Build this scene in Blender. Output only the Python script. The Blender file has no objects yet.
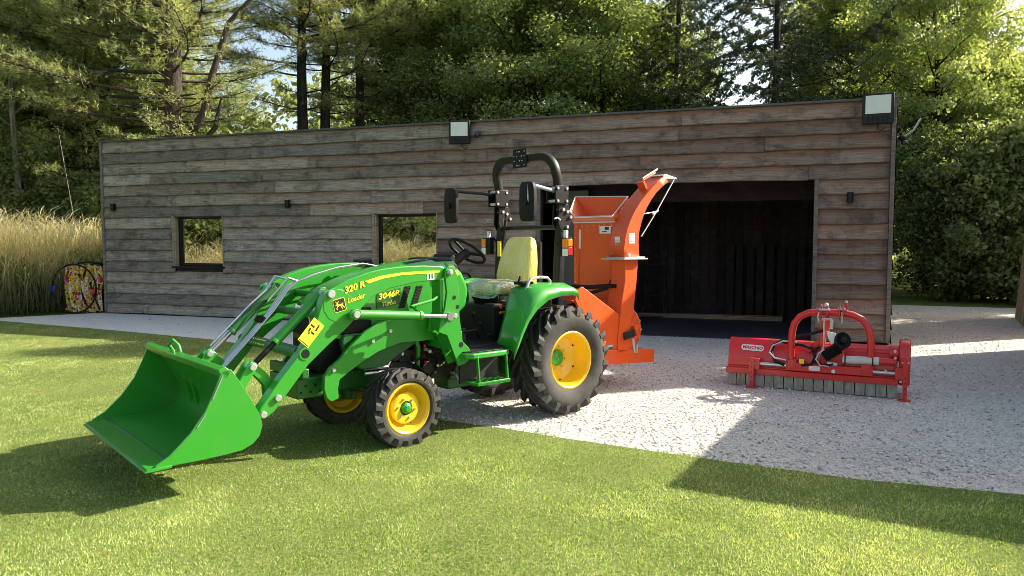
import bpy, bmesh, math, random
import numpy as np
from mathutils import Vector, Matrix, Quaternion

random.seed(7)
RNG = np.random.default_rng(7)
SC = bpy.context.scene
COL = SC.collection
R = math.radians

# ------------------------------------------------------------------ objects
def link(o, parent=None):
    COL.objects.link(o)
    if parent is not None:
        o.parent = parent
    return o

def tag(o, label=None, cat=None, group=None, kind=None):
    if label: o['label'] = label
    if cat: o['category'] = cat
    if group: o['group'] = group
    if kind: o['kind'] = kind
    return o

def empty(name, loc=(0, 0, 0), rz=0.0, label=None, cat=None, group=None):
    o = bpy.data.objects.new(name, None)
    o.empty_display_size = 0.2
    o.location = loc
    o.rotation_euler = (0, 0, rz)
    link(o)
    return tag(o, label, cat, group)

def copy_tree(o, parent=None):
    c = o.copy()
    COL.objects.link(c)
    if parent is not None:
        c.parent = parent
    for ch in list(o.children):
        copy_tree(ch, c)
    return c

class MB:
    """collects shapes in one bmesh and links them as one object"""
    def __init__(self):
        self.bm = bmesh.new()

    def verts(self, pts):
        return [self.bm.verts.new(p) for p in pts]

    def face(self, vs):
        try:
            return self.bm.faces.new(vs)
        except ValueError:
            return None

    def box(self, c, s, rot=None):
        """box with centre c and full size s; rot an euler tuple or a matrix"""
        if rot is None: m = Matrix.Identity(3)
        elif isinstance(rot, tuple):
            from mathutils import Euler
            m = Euler(rot).to_matrix()
        else: m = rot
        hx, hy, hz = s[0] / 2, s[1] / 2, s[2] / 2
        v = []
        for z in (-hz, hz):
            for x, y in ((-hx, -hy), (hx, -hy), (hx, hy), (-hx, hy)):
                v.append(self.bm.verts.new(Vector(c) + m @ Vector((x, y, z))))
        for f in ((3, 2, 1, 0), (4, 5, 6, 7), (0, 1, 5, 4), (1, 2, 6, 5), (2, 3, 7, 6), (3, 0, 4, 7)):
            self.face([v[i] for i in f])
        return self

    def prism(self, pts, a, b, plane='xz'):
        """closed polygon extruded between a and b along the remaining axis"""
        def mk(p, q):
            if plane == 'xz': return (p[0], q, p[1])
            if plane == 'yz': return (q, p[0], p[1])
            return (p[0], p[1], q)
        A = self.verts([mk(p, a) for p in pts])
        B = self.verts([mk(p, b) for p in pts])
        self.face(A[::-1]); self.face(B)
        n = len(pts)
        for i in range(n):
            j = (i + 1) % n
            self.face([A[i], A[j], B[j], B[i]])
        return self

    def sheet(self, path, a, b, t, plane='xz'):
        """open polyline given a thickness t and extruded between a and b"""
        n = len(path)
        off = []
        for i in range(n):
            p0 = Vector(path[max(i - 1, 0)]); p1 = Vector(path[min(i + 1, n - 1)])
            d = (p1 - p0).normalized()
            off.append((path[i][0] - d.y * t, path[i][1] + d.x * t))
        return self.prism(list(path) + off[::-1], a, b, plane)

    def tube(self, pts, r, n=10, closed=False, caps=True, prof=None, up=None):
        pts = [Vector(p) for p in pts]
        N = len(pts)
        rr = r if isinstance(r, (list, tuple)) else [r] * N
        T = []
        for i in range(N):
            if closed: d = pts[(i + 1) % N] - pts[i - 1]
            else: d = pts[min(i + 1, N - 1)] - pts[max(i - 1, 0)]
            T.append(d.normalized())
        if up is None:
            up0 = Vector((0, 0, 1)) if abs(T[0].z) < .9 else Vector((1, 0, 0))
        else: up0 = Vector(up)
        u = (up0 - T[0] * up0.dot(T[0])).normalized()
        rings = []
        for i in range(N):
            if i:
                if up is None:
                    q = T[i - 1].rotation_difference(T[i])
                    u = (q @ u)
                    u = (u - T[i] * u.dot(T[i])).normalized()
                else:
                    u = (up0 - T[i] * up0.dot(T[i])).normalized()
            w = T[i].cross(u)
            ring = []
            if prof:
                for (a, b) in prof:
                    ring.append(self.bm.verts.new(pts[i] + (u * b + w * a) * rr[i]))
            else:
                for k in range(n):
                    an = 2 * math.pi * k / n
                    ring.append(self.bm.verts.new(pts[i] + (u * math.sin(an) + w * math.cos(an)) * rr[i]))
            rings.append(ring)
        m = len(rings[0])
        for i in range(N if closed else N - 1):
            A, B = rings[i], rings[(i + 1) % N]
            for k in range(m):
                self.face([A[k], A[(k + 1) % m], B[(k + 1) % m], B[k]])
        if caps and not closed:
            self.face(rings[0][::-1]); self.face(rings[-1])
        return self

    def lathe(self, prof, c=(0, 0, 0), axis='y', n=32, closed=False, caps=True):
        """prof: (radius, height along axis)"""
        rings = []
        c = Vector(c)
        for (r, h) in prof:
            ring = []
            for k in range(n):
                an = 2 * math.pi * k / n
                a, b = r * math.cos(an), r * math.sin(an)
                if axis == 'y': p = Vector((a, h, b))
                elif axis == 'x': p = Vector((h, a, b))
                else: p = Vector((a, b, h))
                ring.append(self.bm.verts.new(c + p))
            rings.append(ring)
        L = len(rings)
        for i in range(L if closed else L - 1):
            A, B = rings[i], rings[(i + 1) % L]
            for k in range(n):
                self.face([A[k], A[(k + 1) % n], B[(k + 1) % n], B[k]])
        if not closed and caps:
            if prof[0][0] > 1e-4: self.face(rings[0][::-1])
            if prof[-1][0] > 1e-4: self.face(rings[-1])
        return self

    def cyl(self, a, b, r, n=16):
        return self.tube([a, b], r, n)

    def sphere(self, c, r, sub=2, s=(1, 1, 1)):
        ret = bmesh.ops.create_icosphere(self.bm, subdivisions=sub, radius=r)
        for v in ret['verts']:
            v.co = Vector((v.co.x * s[0], v.co.y * s[1], v.co.z * s[2])) + Vector(c)
        return self

    def build(self, name, mat, parent=None, bevel=0, seg=2, smooth=38, loc=None, recalc=True, sub=0):
        bm = self.bm
        bmesh.ops.remove_doubles(bm, verts=bm.verts, dist=1e-5)
        if recalc:
            bmesh.ops.recalc_face_normals(bm, faces=bm.faces)
        me = bpy.data.meshes.new(name)
        bm.to_mesh(me); bm.free()
        me.materials.append(mat)
        o = bpy.data.objects.new(name, me)
        link(o, parent)
        if loc is not None: o.location = loc
        if smooth:
            me.polygons.foreach_set('use_smooth', [True] * len(me.polygons))
            me.set_sharp_from_angle(angle=R(smooth))
        if bevel:
            b = o.modifiers.new('bevel', 'BEVEL')
            b.width = bevel; b.segments = seg; b.limit_method = 'ANGLE'; b.angle_limit = R(35)
            b.harden_normals = False
        if sub:
            s = o.modifiers.new('sub', 'SUBSURF'); s.levels = sub; s.render_levels = sub
        return o

def _islands(bm):
    seen = set(); out = []
    bm.verts.ensure_lookup_table()
    for v in bm.verts:
        if v.index in seen: continue
        st, isl = [v], []
        seen.add(v.index)
        while st:
            q = st.pop(); isl.append(q)
            for e in q.link_edges:
                w = e.other_vert(q)
                if w.index not in seen: seen.add(w.index); st.append(w)
        out.append(isl)
    return out

def build_parts(mb, name, mat, parent, **kw):
    """every separate piece in the collector becomes an object of its own"""
    bm = mb.bm
    bmesh.ops.remove_doubles(bm, verts=bm.verts, dist=1e-5)
    bm.verts.index_update()
    outs = []
    for isl in _islands(bm):
        nb = MB(); mp = {v: nb.bm.verts.new(v.co) for v in isl}
        fs = {f for v in isl for f in v.link_faces}
        for f in sorted(fs, key=lambda f: f.index): nb.face([mp[v] for v in f.verts])
        outs.append(nb.build(name, mat, parent, **kw))
    bm.free()
    return outs

def np_mesh(name, V, F, mat, parent=None, attrs=None, smooth=False):
    """V (n,3) and F (m,k) with k the same for every face; attrs name->(n,) floats"""
    me = bpy.data.meshes.new(name)
    V = np.asarray(V, np.float32); F = np.asarray(F, np.int32)
    m, k = F.shape
    me.vertices.add(len(V)); me.vertices.foreach_set('co', V.ravel())
    me.loops.add(m * k); me.loops.foreach_set('vertex_index', F.ravel())
    me.polygons.add(m)
    me.polygons.foreach_set('loop_start', np.arange(0, m * k, k, dtype=np.int32))
    try: me.polygons.foreach_set('loop_total', np.full(m, k, np.int32))
    except Exception: pass
    me.update(calc_edges=True)
    if smooth: me.polygons.foreach_set('use_smooth', np.ones(m, bool))
    for an, av in (attrs or {}).items():
        a = me.attributes.new(an, 'FLOAT', 'POINT')
        a.data.foreach_set('value', np.asarray(av, np.float32))
    me.materials.append(mat)
    o = bpy.data.objects.new(name, me)
    return link(o, parent)

def text_part(name, body, size, mat, parent, M, ext=0.0015, shear=0.0, bold=0.0, sx=1.0):
    cu = bpy.data.curves.new(name, 'FONT')
    cu.body = body; cu.size = size; cu.extrude = ext; cu.shear = shear; cu.offset = bold
    cu.align_x = 'CENTER'; cu.align_y = 'CENTER'; cu.resolution_u = 2
    t = bpy.data.objects.new('tmp', cu); COL.objects.link(t)
    dg = bpy.context.evaluated_depsgraph_get()
    me = bpy.data.meshes.new_from_object(t.evaluated_get(dg))
    bpy.data.objects.remove(t)
    me.name = name
    me.transform(M @ Matrix.Diagonal((sx, 1, 1, 1)))
    me.materials.clear(); me.materials.append(mat)
    o = bpy.data.objects.new(name, me)
    return link(o, parent)

def frame_matrix(o, x, y):
    x = Vector(x).normalized(); z = x.cross(Vector(y)).normalized(); y = z.cross(x)
    M = Matrix((x, y, z)).transposed().to_4x4()
    M.translation = Vector(o)
    return M

# ---------------------------------------------------------------- materials
class N:
    def __init__(self, name):
        self.m = bpy.data.materials.new(name); self.m.use_nodes = True
        self.t = self.m.node_tree; self.t.nodes.clear()
        self.out = self.t.nodes.new('ShaderNodeOutputMaterial')
    def n(self, typ, **kw):
        nd = self.t.nodes.new(typ)
        for k, v in kw.items():
            if k == 'inp':
                for kk, vv in v.items(): self.set(nd, kk, vv)
            else: setattr(nd, k, v)
        return nd
    def set(self, nd, k, v):
        s = nd.inputs[k]
        if isinstance(v, bpy.types.NodeSocket): self.t.links.new(v, s)
        else: s.default_value = v
    def noise(self, vec, scale, detail=4, rough=.6, dist=0.0):
        nd = self.n('ShaderNodeTexNoise', inp={'Scale': scale, 'Detail': detail, 'Roughness': rough, 'Distortion': dist})
        if vec is not None: self.set(nd, 'Vector', vec)
        return nd.outputs['Fac']
    def ramp(self, fac, stops, interp='LINEAR'):
        nd = self.n('ShaderNodeValToRGB'); cr = nd.color_ramp; cr.interpolation = interp
        while len(cr.elements) < len(stops): cr.elements.new(0.5)
        for e, (p, c) in zip(cr.elements, stops):
            e.position = p
            e.color = (c, c, c, 1) if isinstance(c, (int, float)) else (*c, 1)
        self.set(nd, 'Fac', fac)
        return nd.outputs['Color']
    def mix(self, f, a, b, mode='MIX'):
        nd = self.n('ShaderNodeMix', data_type='RGBA', blend_type=mode)
        for i, v in ((0, f), (6, a), (7, b)):
            if isinstance(v, bpy.types.NodeSocket): self.t.links.new(v, nd.inputs[i])
            else: nd.inputs[i].default_value = v if i == 0 else ((*v, 1) if len(v) == 3 else v)
        return nd.outputs[2]
    def math(self, op, a, b=0.0, c=None):
        nd = self.n('ShaderNodeMath', operation=op)
        self.set(nd, 0, a); self.set(nd, 1, b)
        if c is not None: self.set(nd, 2, c)
        return nd.outputs[0]
    def obj(self): return self.n('ShaderNodeTexCoord').outputs['Object']
    def mapping(self, vec, scale=(1, 1, 1), loc=(0, 0, 0), rot=(0, 0, 0)):
        nd = self.n('ShaderNodeMapping', inp={'Vector': vec, 'Scale': scale, 'Location': loc, 'Rotation': rot})
        return nd.outputs[0]
    def attr(self, name): return self.n('ShaderNodeAttribute', attribute_name=name).outputs['Fac']
    def bump(self, h, strength=.3, dist=.01):
        nd = self.n('ShaderNodeBump', inp={'Strength': strength, 'Distance': dist, 'Height': h})
        return nd.outputs[0]
    def bsdf(self, color, rough=.5, metal=0.0, coat=0.0, normal=None, spec=.5, **kw):
        b = self.n('ShaderNodeBsdfPrincipled')
        self.set(b, 'Base Color', color if isinstance(color, bpy.types.NodeSocket) else (*color, 1))
        self.set(b, 'Roughness', rough); self.set(b, 'Metallic', metal)
        self.set(b, 'Coat Weight', coat); self.set(b, 'Specular IOR Level', spec)
        if coat: self.set(b, 'Coat Roughness', .08)
        if normal is not None: self.set(b, 'Normal', normal)
        for k, v in kw.items(): self.set(b, k, v)
        self.t.links.new(b.outputs[0], self.out.inputs[0])
        return b

def paint(name, col, rough=.35, coat=.4, dirt=.25, dcol=(.16, .14, .11), metal=0.0, scale=6, spec=.5):
    s = N(name); o = s.obj()
    n1 = s.noise(o, scale, 5, .65); n2 = s.noise(o, scale * 9, 3)
    f = s.math('MULTIPLY', s.ramp(n1, [(.48, 0), (.75, 1)]), dirt)
    c = s.mix(f, col, dcol)
    c = s.mix(s.math('MULTIPLY', n2, .22), c, tuple(x * .72 for x in col))
    rg = s.math('ADD', s.math('MULTIPLY', n1, .22), rough - .1)
    s.bsdf(c, rg, metal, coat, s.bump(n2, .04, .002), spec=spec)
    return s.m

M = {}
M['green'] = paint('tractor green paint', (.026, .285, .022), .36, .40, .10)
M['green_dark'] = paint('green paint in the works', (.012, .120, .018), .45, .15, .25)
M['yellow'] = paint('yellow wheel paint', (.80, .50, .012), .38, .4, .12, (.35, .25, .08))
M['decal_yellow'] = paint('yellow decal', (.85, .68, .03), .45, .1, .05)
M['orange'] = paint('orange chipper paint', (.74, .090, .008), .42, .2, .15, (.30, .12, .06))
M['red'] = paint('red mower paint', (.60, .018, .018), .38, .25, .14, (.25, .08, .06))
M['black_paint'] = paint('black frame paint', (.007, .007, .008), .45, .05, .12, (.05, .047, .045), spec=.3)
M['black_plastic'] = paint('black plastic', (.008, .008, .009), .6, 0, .2, (.04, .04, .04), spec=.25)
M['steel'] = paint('bright steel', (.62, .63, .64), .28, 0, .3, (.35, .34, .32), .95)
M['zinc'] = paint('zinc plated steel', (.55, .56, .57), .4, 0, .35, (.3, .29, .28), .7)
M['iron'] = paint('dark cast iron', (.028, .028, .027), .6, 0, .5, (.09, .08, .065), .3)
M['white'] = paint('white label', (.75, .75, .74), .5, 0, .1)
M['pale_plastic'] = paint('pale plastic sleeve', (.62, .56, .52), .5, 0, .2)
M['black_decal'] = paint('black decal', (.01, .01, .01), .45, 0, .05)
M['blue'] = paint('blue clip', (.02, .04, .45), .5, 0, .1)
M['red_decal'] = paint('red lettering', (.6, .02, .03), .5, 0, .05)

def mat_rubber():
    s = N('tyre rubber'); o = s.obj()
    n1 = s.noise(o, 7, 5); n2 = s.noise(o, 60, 3)
    ny = s.math('ABSOLUTE', s.n('ShaderNodeSeparateXYZ', inp={0: s.n('ShaderNodeTexCoord').outputs['Normal']}).outputs[1])
    f = s.math('MULTIPLY', s.ramp(n1, [(.25, .35), (.68, 1)]), s.ramp(ny, [(.45, .22), (.9, .9)]))
    c = s.mix(f, (.010, .010, .011), (.080, .076, .071))
    s.bsdf(c, .78, 0, 0, s.bump(n2, .15, .004), spec=.35)
    return s.m
M['rubber'] = mat_rubber()

def mat_seat():
    s = N('yellow seat vinyl'); o = s.obj()
    n1 = s.noise(s.mapping(o, (2, 3, .7)), 4, 3, .5, .5); n2 = s.noise(s.mapping(o, (5, 5, 1.6)), 5, 4, .6, 1.2)
    c = s.mix(s.ramp(n1, [(.42, 0), (.7, .6)]), (.78, .63, .12), (.82, .76, .42))
    s.bsdf(c, .42, 0, .35, s.bump(n2, .5, .02))
    return s.m
M['seat'] = mat_seat()

def mat_clear():
    s = N('clear plastic cover'); o = s.obj()
    n2 = s.noise(s.mapping(o, (2.5, 1.2, 3)), 5, 3, .5, 1.0)
    g = s.n('ShaderNodeBsdfGlossy', inp={'Color': (.8, .85, .9, 1), 'Roughness': .2, 'Normal': s.bump(n2, 1, .03)})
    d = s.n('ShaderNodeBsdfDiffuse', inp={'Color': (.7, .75, .78, 1)})
    t = s.n('ShaderNodeBsdfTransparent')
    m1 = s.n('ShaderNodeMixShader', inp={0: .35}); s.t.links.new(g.outputs[0], m1.inputs[1]); s.t.links.new(d.outputs[0], m1.inputs[2])
    m2 = s.n('ShaderNodeMixShader', inp={0: s.ramp(n2, [(.30, .18), (.75, .55)])})
    s.t.links.new(t.outputs[0], m2.inputs[1]); s.t.links.new(m1.outputs[0], m2.inputs[2])
    s.t.links.new(m2.outputs[0], s.out.inputs[0])
    return s.m
M['clear'] = mat_clear()

def mat_flap():
    s = N('grey worn flap metal'); o = s.obj()
    n1 = s.noise(s.mapping(o, (6, 6, 1.5)), 6, 5)
    c = s.ramp(n1, [(.3, (.17, .16, .135)), (.7, (.36, .345, .30))])
    s.bsdf(c, .6, .2, 0, s.bump(n1, .2, .004))
    return s.m
M['flap'] = mat_flap()

def mat_lamp(name, col, em=0):
    s = N(name); o = s.obj()
    w = s.n('ShaderNodeTexWave', inp={'Scale': 40, 'Vector': o}).outputs['Fac']
    s.bsdf(s.mix(s.math('MULTIPLY', w, .3), col, tuple(min(1, c * 1.4 + .05) for c in col)), .15, 0, .6)
    return s.m
M['lens_orange'] = mat_lamp('orange lamp lens', (.85, .22, .01))
M['lens_red'] = mat_lamp('red lamp lens', (.6, .015, .02))
M['lens_white'] = mat_lamp('clear lamp lens', (.75, .76, .74))

def mat_floodglass():
    s = N('frosted floodlight glass'); o = s.obj()
    n1 = s.noise(o, 5, 3)
    s.bsdf(s.mix(n1, (.60, .66, .58), (.72, .78, .70)), .25, 0, .3)
    return s.m
M['floodglass'] = mat_floodglass()

def mat_glass():
    s = N('window glass'); o = s.obj()
    n1 = s.noise(o, 1.3, 2)
    g = s.n('ShaderNodeBsdfGlossy', inp={'Color': (.50, .49, .43, 1), 'Roughness': .02, 'Normal': s.bump(n1, .05, .05)})
    d = s.n('ShaderNodeBsdfDiffuse', inp={'Color': (.012, .013, .012, 1)})
    m = s.n('ShaderNodeMixShader', inp={0: .75}); s.t.links.new(d.outputs[0], m.inputs[1]); s.t.links.new(g.outputs[0], m.inputs[2])
    s.t.links.new(m.outputs[0], s.out.inputs[0])
    return s.m
M['glass'] = mat_glass()

def mat_cladding(name, grey, red, redside=1.0, dark=1.0):
    """weathered boards: attrs tint (per board), vpos (0 bottom lip .. 1 top), upos (0..1 along the wall)"""
    s = N(name); o = s.obj()
    ti = s.attr('tint'); vp = s.attr('vpos'); up = s.attr('upos')
    sh = s.n('ShaderNodeCombineXYZ', inp={'X': s.math('MULTIPLY', ti, 37.0), 'Y': 0.0, 'Z': s.math('MULTIPLY', ti, 91.0)}).outputs[0]
    ad = s.n('ShaderNodeVectorMath', operation='ADD', inp={0: o, 1: sh}).outputs[0]
    gr = s.noise(s.mapping(ad, (1.2, 1.2, 26)), 2.0, 8, .72, .5)       # grain
    fi = s.noise(s.mapping(ad, (4, 4, 120)), 2.0, 5, .75)
    bl = s.noise(s.mapping(ad, (1.6, 1.6, 2.6)), 1.5, 7, .68, .3)       # stains
    bl2 = s.noise(s.mapping(o, (.35, .35, .8)), 1.1, 3)
    dr = s.noise(s.mapping(o, (9, 9, .9)), 1.2, 5, .7)                  # drips running down over the laps
    knot = s.n('ShaderNodeTexVoronoi', inp={'Scale': 1.0, 'Vector': s.mapping(ad, (1.5, 1.5, 7))}).outputs['Distance']
    c = s.ramp(gr, [(.30, tuple(g * .34 for g in grey)), (.48, tuple(g * .85 for g in grey)), (.60, tuple(g * 1.2 for g in grey)), (.74, tuple(g * 1.75 for g in grey))])
    f = s.math('MULTIPLY', s.math('ADD', s.math('MULTIPLY', up, .75 * redside), s.math('ADD', s.math('MULTIPLY', bl2, .35), s.math('MULTIPLY', s.math('SUBTRACT', s.math('FRACT', s.math('MULTIPLY', ti, 7.3)), .45), .4))), .80)
    rv = s.math('ADD', s.math('MULTIPLY', s.ramp(vp, [(.40, .22), (.95, 1)]), .85), s.math('MULTIPLY', bl, .5))
    c = s.mix(s.ramp(s.math('MULTIPLY', f, rv), [(.10, 0), (.60, .88)]), c, s.mix(gr, tuple(r * .35 for r in red), tuple(r * 1.6 for r in red)))
    c = s.mix(s.ramp(bl, [(.50, 0), (.66, .72 * dark)]), c, (.060, .057, .058))
    c = s.mix(s.ramp(dr, [(.55, 0), (.78, .55 * dark)]), c, (.075, .065, .06))
    c = s.mix(s.ramp(knot, [(.03, .8), (.08, 0)]), c, (.03, .025, .02))
    c = s.mix(s.ramp(fi, [(.50, 0), (.76, .6)]), c, (.05, .042, .04))
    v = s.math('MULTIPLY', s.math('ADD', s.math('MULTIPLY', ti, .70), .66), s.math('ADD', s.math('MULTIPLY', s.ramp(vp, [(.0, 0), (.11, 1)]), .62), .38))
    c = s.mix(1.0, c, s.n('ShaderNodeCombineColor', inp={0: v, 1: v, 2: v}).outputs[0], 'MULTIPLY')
    h = s.math('ADD', gr, s.math('MULTIPLY', fi, .4))
    s.bsdf(c, .85, 0, 0, s.bump(h, .5, .006), spec=.25)
    return s.m
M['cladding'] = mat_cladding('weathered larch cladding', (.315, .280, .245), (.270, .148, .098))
M['trim_wood'] = mat_cladding('weathered trim boards', (.19, .17, .145), (.2, .13, .09), .4, .5)
M['reveal_wood'] = mat_cladding('paler reveal boards', (.30, .235, .165), (.3, .2, .12), .3, .3)
M['pale_timber'] = mat_cladding('pale new timber', (.46, .36, .235), (.5, .36, .2), .4, .25)
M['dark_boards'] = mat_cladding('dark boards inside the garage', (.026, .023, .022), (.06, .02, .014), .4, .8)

def mat_metal_trim():
    s = N('dark roof flashing'); o = s.obj()
    s.bsdf(s.mix(s.noise(o, 8, 4), (.045, .047, .05), (.11, .11, .115)), .4, .5)
    return s.m
M['flashing'] = mat_metal_trim()

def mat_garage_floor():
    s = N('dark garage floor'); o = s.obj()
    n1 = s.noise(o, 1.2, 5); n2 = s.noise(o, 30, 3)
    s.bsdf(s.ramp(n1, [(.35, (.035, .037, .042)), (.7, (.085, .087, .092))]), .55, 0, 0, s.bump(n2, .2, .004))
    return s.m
M['garage_floor'] = mat_garage_floor()

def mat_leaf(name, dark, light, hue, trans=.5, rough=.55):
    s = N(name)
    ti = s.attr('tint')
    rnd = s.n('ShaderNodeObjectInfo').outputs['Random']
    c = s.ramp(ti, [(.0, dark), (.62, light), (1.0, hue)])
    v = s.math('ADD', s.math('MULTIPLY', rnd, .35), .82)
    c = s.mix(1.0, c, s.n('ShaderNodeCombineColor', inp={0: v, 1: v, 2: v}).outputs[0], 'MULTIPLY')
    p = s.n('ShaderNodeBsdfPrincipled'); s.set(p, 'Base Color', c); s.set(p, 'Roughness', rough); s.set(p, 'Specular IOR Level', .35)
    tr = s.n('ShaderNodeBsdfTranslucent', inp={'Color': s.mix(1.0, c, (1.35, 1.25, .55), 'MULTIPLY')})
    m = s.n('ShaderNodeMixShader', inp={0: trans})
    s.t.links.new(p.outputs[0], m.inputs[1]); s.t.links.new(tr.outputs[0], m.inputs[2])
    s.t.links.new(m.outputs[0], s.out.inputs[0])
    return s.m
M['leaf'] = mat_leaf('broad leaves', (.10, .155, .065), (.33, .42, .18), (.66, .68, .37), .55)
M['leaf_yellow'] = mat_leaf('yellowing leaves', (.09, .14, .055), (.29, .37, .16), (.58, .60, .30))
M['leaf_dark'] = mat_leaf('dark shrub leaves', (.055, .09, .035), (.21, .28, .11), (.50, .55, .25), .45)
M['leaf_far'] = mat_leaf('hazy distant leaves', (.18, .23, .14), (.40, .48, .28), (.60, .64, .40))  # distance haze painted in as paler, flatter leaf colours
M['needle'] = mat_leaf('pine needles', (.11, .15, .07), (.34, .40, .19), (.62, .62, .36), .5)
M['spruce'] = mat_leaf('spruce needles', (.028, .046, .026), (.075, .11, .055), (.15, .19, .09), .3)
M['straw'] = mat_leaf('dry grass', (.035, .070, .016), (.62, .54, .32), (.98, .93, .72), .5, .6)
M['lawn_blade'] = mat_leaf('lawn blades', (.042, .120, .018), (.235, .375, .085), (.68, .76, .38), .40, .5)

def mat_bark(name, a, b):
    s = N(name); o = s.obj()
    n1 = s.noise(s.mapping(o, (6, 6, 1.4)), 3, 6, .7, .6)
    s.bsdf(s.ramp(n1, [(.35, a), (.68, b)]), .9, 0, 0, s.bump(n1, .9, .06), spec=.2)
    return s.m
M['bark'] = mat_bark('grey brown bark', (.028, .022, .018), (.120, .095, .075))
M['bark_dark'] = mat_bark('dark bark', (.014, .012, .011), (.06, .05, .042))
M['bark_birch'] = mat_bark('pale birch bark', (.10, .09, .085), (.42, .40, .37))

def mat_gravel(name='pale limestone gravel', lo=(.52, .485, .435), hi=(.88, .84, .77), dirt=(.40, .35, .29)):
    s = N(name); o = s.obj()
    def vor(sc, j=1.0):
        nd = s.n('ShaderNodeTexVoronoi', inp={'Scale': sc, 'Vector': o, 'Randomness': j}); return nd
    a = vor(105); b = vor(190); d = vor(48)
    ca = s.n('ShaderNodeSeparateColor', inp={0: a.outputs['Color']}).outputs[0]
    cb = s.n('ShaderNodeSeparateColor', inp={0: b.outputs['Color']}).outputs[1]
    n1 = s.noise(o, .55, 5, .6); n2 = s.noise(o, 6, 4)
    c = s.mix(ca, lo, hi)
    c = s.mix(s.math('MULTIPLY', cb, .5), c, (.56, .52, .47))
    c = s.mix(s.ramp(a.outputs['Distance'], [(.45, 0), (.85, .6)]), c, (.20, .185, .165))
    c = s.mix(s.ramp(n1, [(.45, 0), (.72, .55)]), c, dirt)
    c = s.mix(s.ramp(n2, [(.60, 0), (.80, .4)]), c, (.26, .24, .21))
    h = s.math('ADD', s.math('MULTIPLY', a.outputs['Distance'], -1.0), s.math('MULTIPLY', d.outputs['Distance'], -.8))
    s.bsdf(c, .9, 0, 0, s.bump(h, .55, .007), spec=.2)
    return s.m
M['gravel'] = mat_gravel()
M['white_gravel'] = mat_gravel('white gravel strip', (.66, .65, .63), (.92, .91, .89), (.62, .60, .57))

def mat_stone():
    s = N('limestone pebble'); t = s.attr('tint')
    s.bsdf(s.ramp(t, [(0, (.26, .24, .22)), (.2, (.52, .50, .46)), (1, (.82, .795, .75))]), .9, spec=.2)
    return s.m
M['stone'] = mat_stone()

def mat_soil():
    s = N('soil and thatch under the lawn'); o = s.obj()
    n1 = s.noise(o, .8, 5); n2 = s.noise(o, 45, 4, .7); n3 = s.noise(o, 170, 2)
    c = s.mix(s.ramp(n1, [(.4, 0), (.65, 1)]), (.055, .11, .018), (.13, .175, .045))
    c = s.mix(s.ramp(n2, [(.4, .0), (.65, .7)]), c, (.33, .33, .11))
    c = s.mix(s.ramp(n3, [(.5, 0), (.7, .5)]), c, (.05, .065, .012))
    s.bsdf(c, .95, 0, 0, s.bump(n2, .8, .02), spec=.15)
    return s.m
M['lawn'] = mat_soil()

def mat_field():
    s = N('rough field grass'); o = s.obj()
    n1 = s.noise(o, .25, 6, .65); n2 = s.noise(o, 6, 5, .7)
    c = s.mix(s.ramp(n1, [(.4, 0), (.65, 1)]), (.075, .13, .018), (.19, .22, .05))
    c = s.mix(s.math('MULTIPLY', n2, .6), c, (.05, .07, .015))
    s.bsdf(c, .95, 0, 0, s.bump(n2, 1, .08), spec=.15)
    return s.m
M['field'] = mat_field()

def mat_fabric():
    s = N('patterned play fabric'); o = s.obj()
    nz = s.n('ShaderNodeTexNoise', inp={'Scale': 5.0, 'Detail': 3.0, 'Vector': o}).outputs['Color']
    wv = s.n('ShaderNodeVectorMath', operation='MULTIPLY_ADD', inp={0: nz, 1: (.35, .35, .5), 2: o}).outputs[0]
    v = s.n('ShaderNodeTexVoronoi', inp={'Scale': 13.0, 'Vector': s.mapping(wv, (1.7, 1.7, .8))})
    r = s.n('ShaderNodeSeparateColor', inp={0: v.outputs['Color']}).outputs[0]
    c = s.ramp(r, [(0, (.72, .50, .04)), (.26, (.70, .60, .12)), (.46, (.45, .02, .06)), (.58, (.78, .72, .66)), (.76, (.08, .02, .03)), (.84, (.66, .45, .04)), (.93, (.55, .2, .25))], 'CONSTANT')
    w = s.n('ShaderNodeTexWave', bands_direction='Z', inp={'Scale': 11.0, 'Distortion': 9.0, 'Detail': 2.0, 'Vector': o}).outputs['Fac']
    c = s.mix(s.ramp(w, [(.80, 0), (.86, .75)]), c, (.06, .03, .03))
    s.bsdf(c, .8, spec=.2)
    return s.m
M['fabric'] = mat_fabric()
# ------------------------------------------------------------ camera, light
cam = bpy.data.cameras.new('camera'); co = bpy.data.objects.new('camera', cam); COL.objects.link(co)
cam.sensor_width = 36; cam.lens = 26.72; cam.clip_start = .05; cam.clip_end = 900
co.location = (0, 0, 1.64); co.rotation_euler = (R(90) - math.atan(48 / 760), 0, 0)
SC.camera = co

SUN_AZ = math.atan2(.95, .31); SUN_EL = R(33.5)
sdir = Vector((math.sin(SUN_AZ) * math.cos(SUN_EL), math.cos(SUN_AZ) * math.cos(SUN_EL), math.sin(SUN_EL)))
sl = bpy.data.lights.new('sun', 'SUN'); sl.energy = 5.0; sl.angle = R(.5); sl.color = (2.55, 2.30, 1.90)
so = bpy.data.objects.new('sun', sl); COL.objects.link(so)
so.rotation_euler = sdir.to_track_quat('Z', 'Y').to_euler(); so.location = sdir * 60

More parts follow.
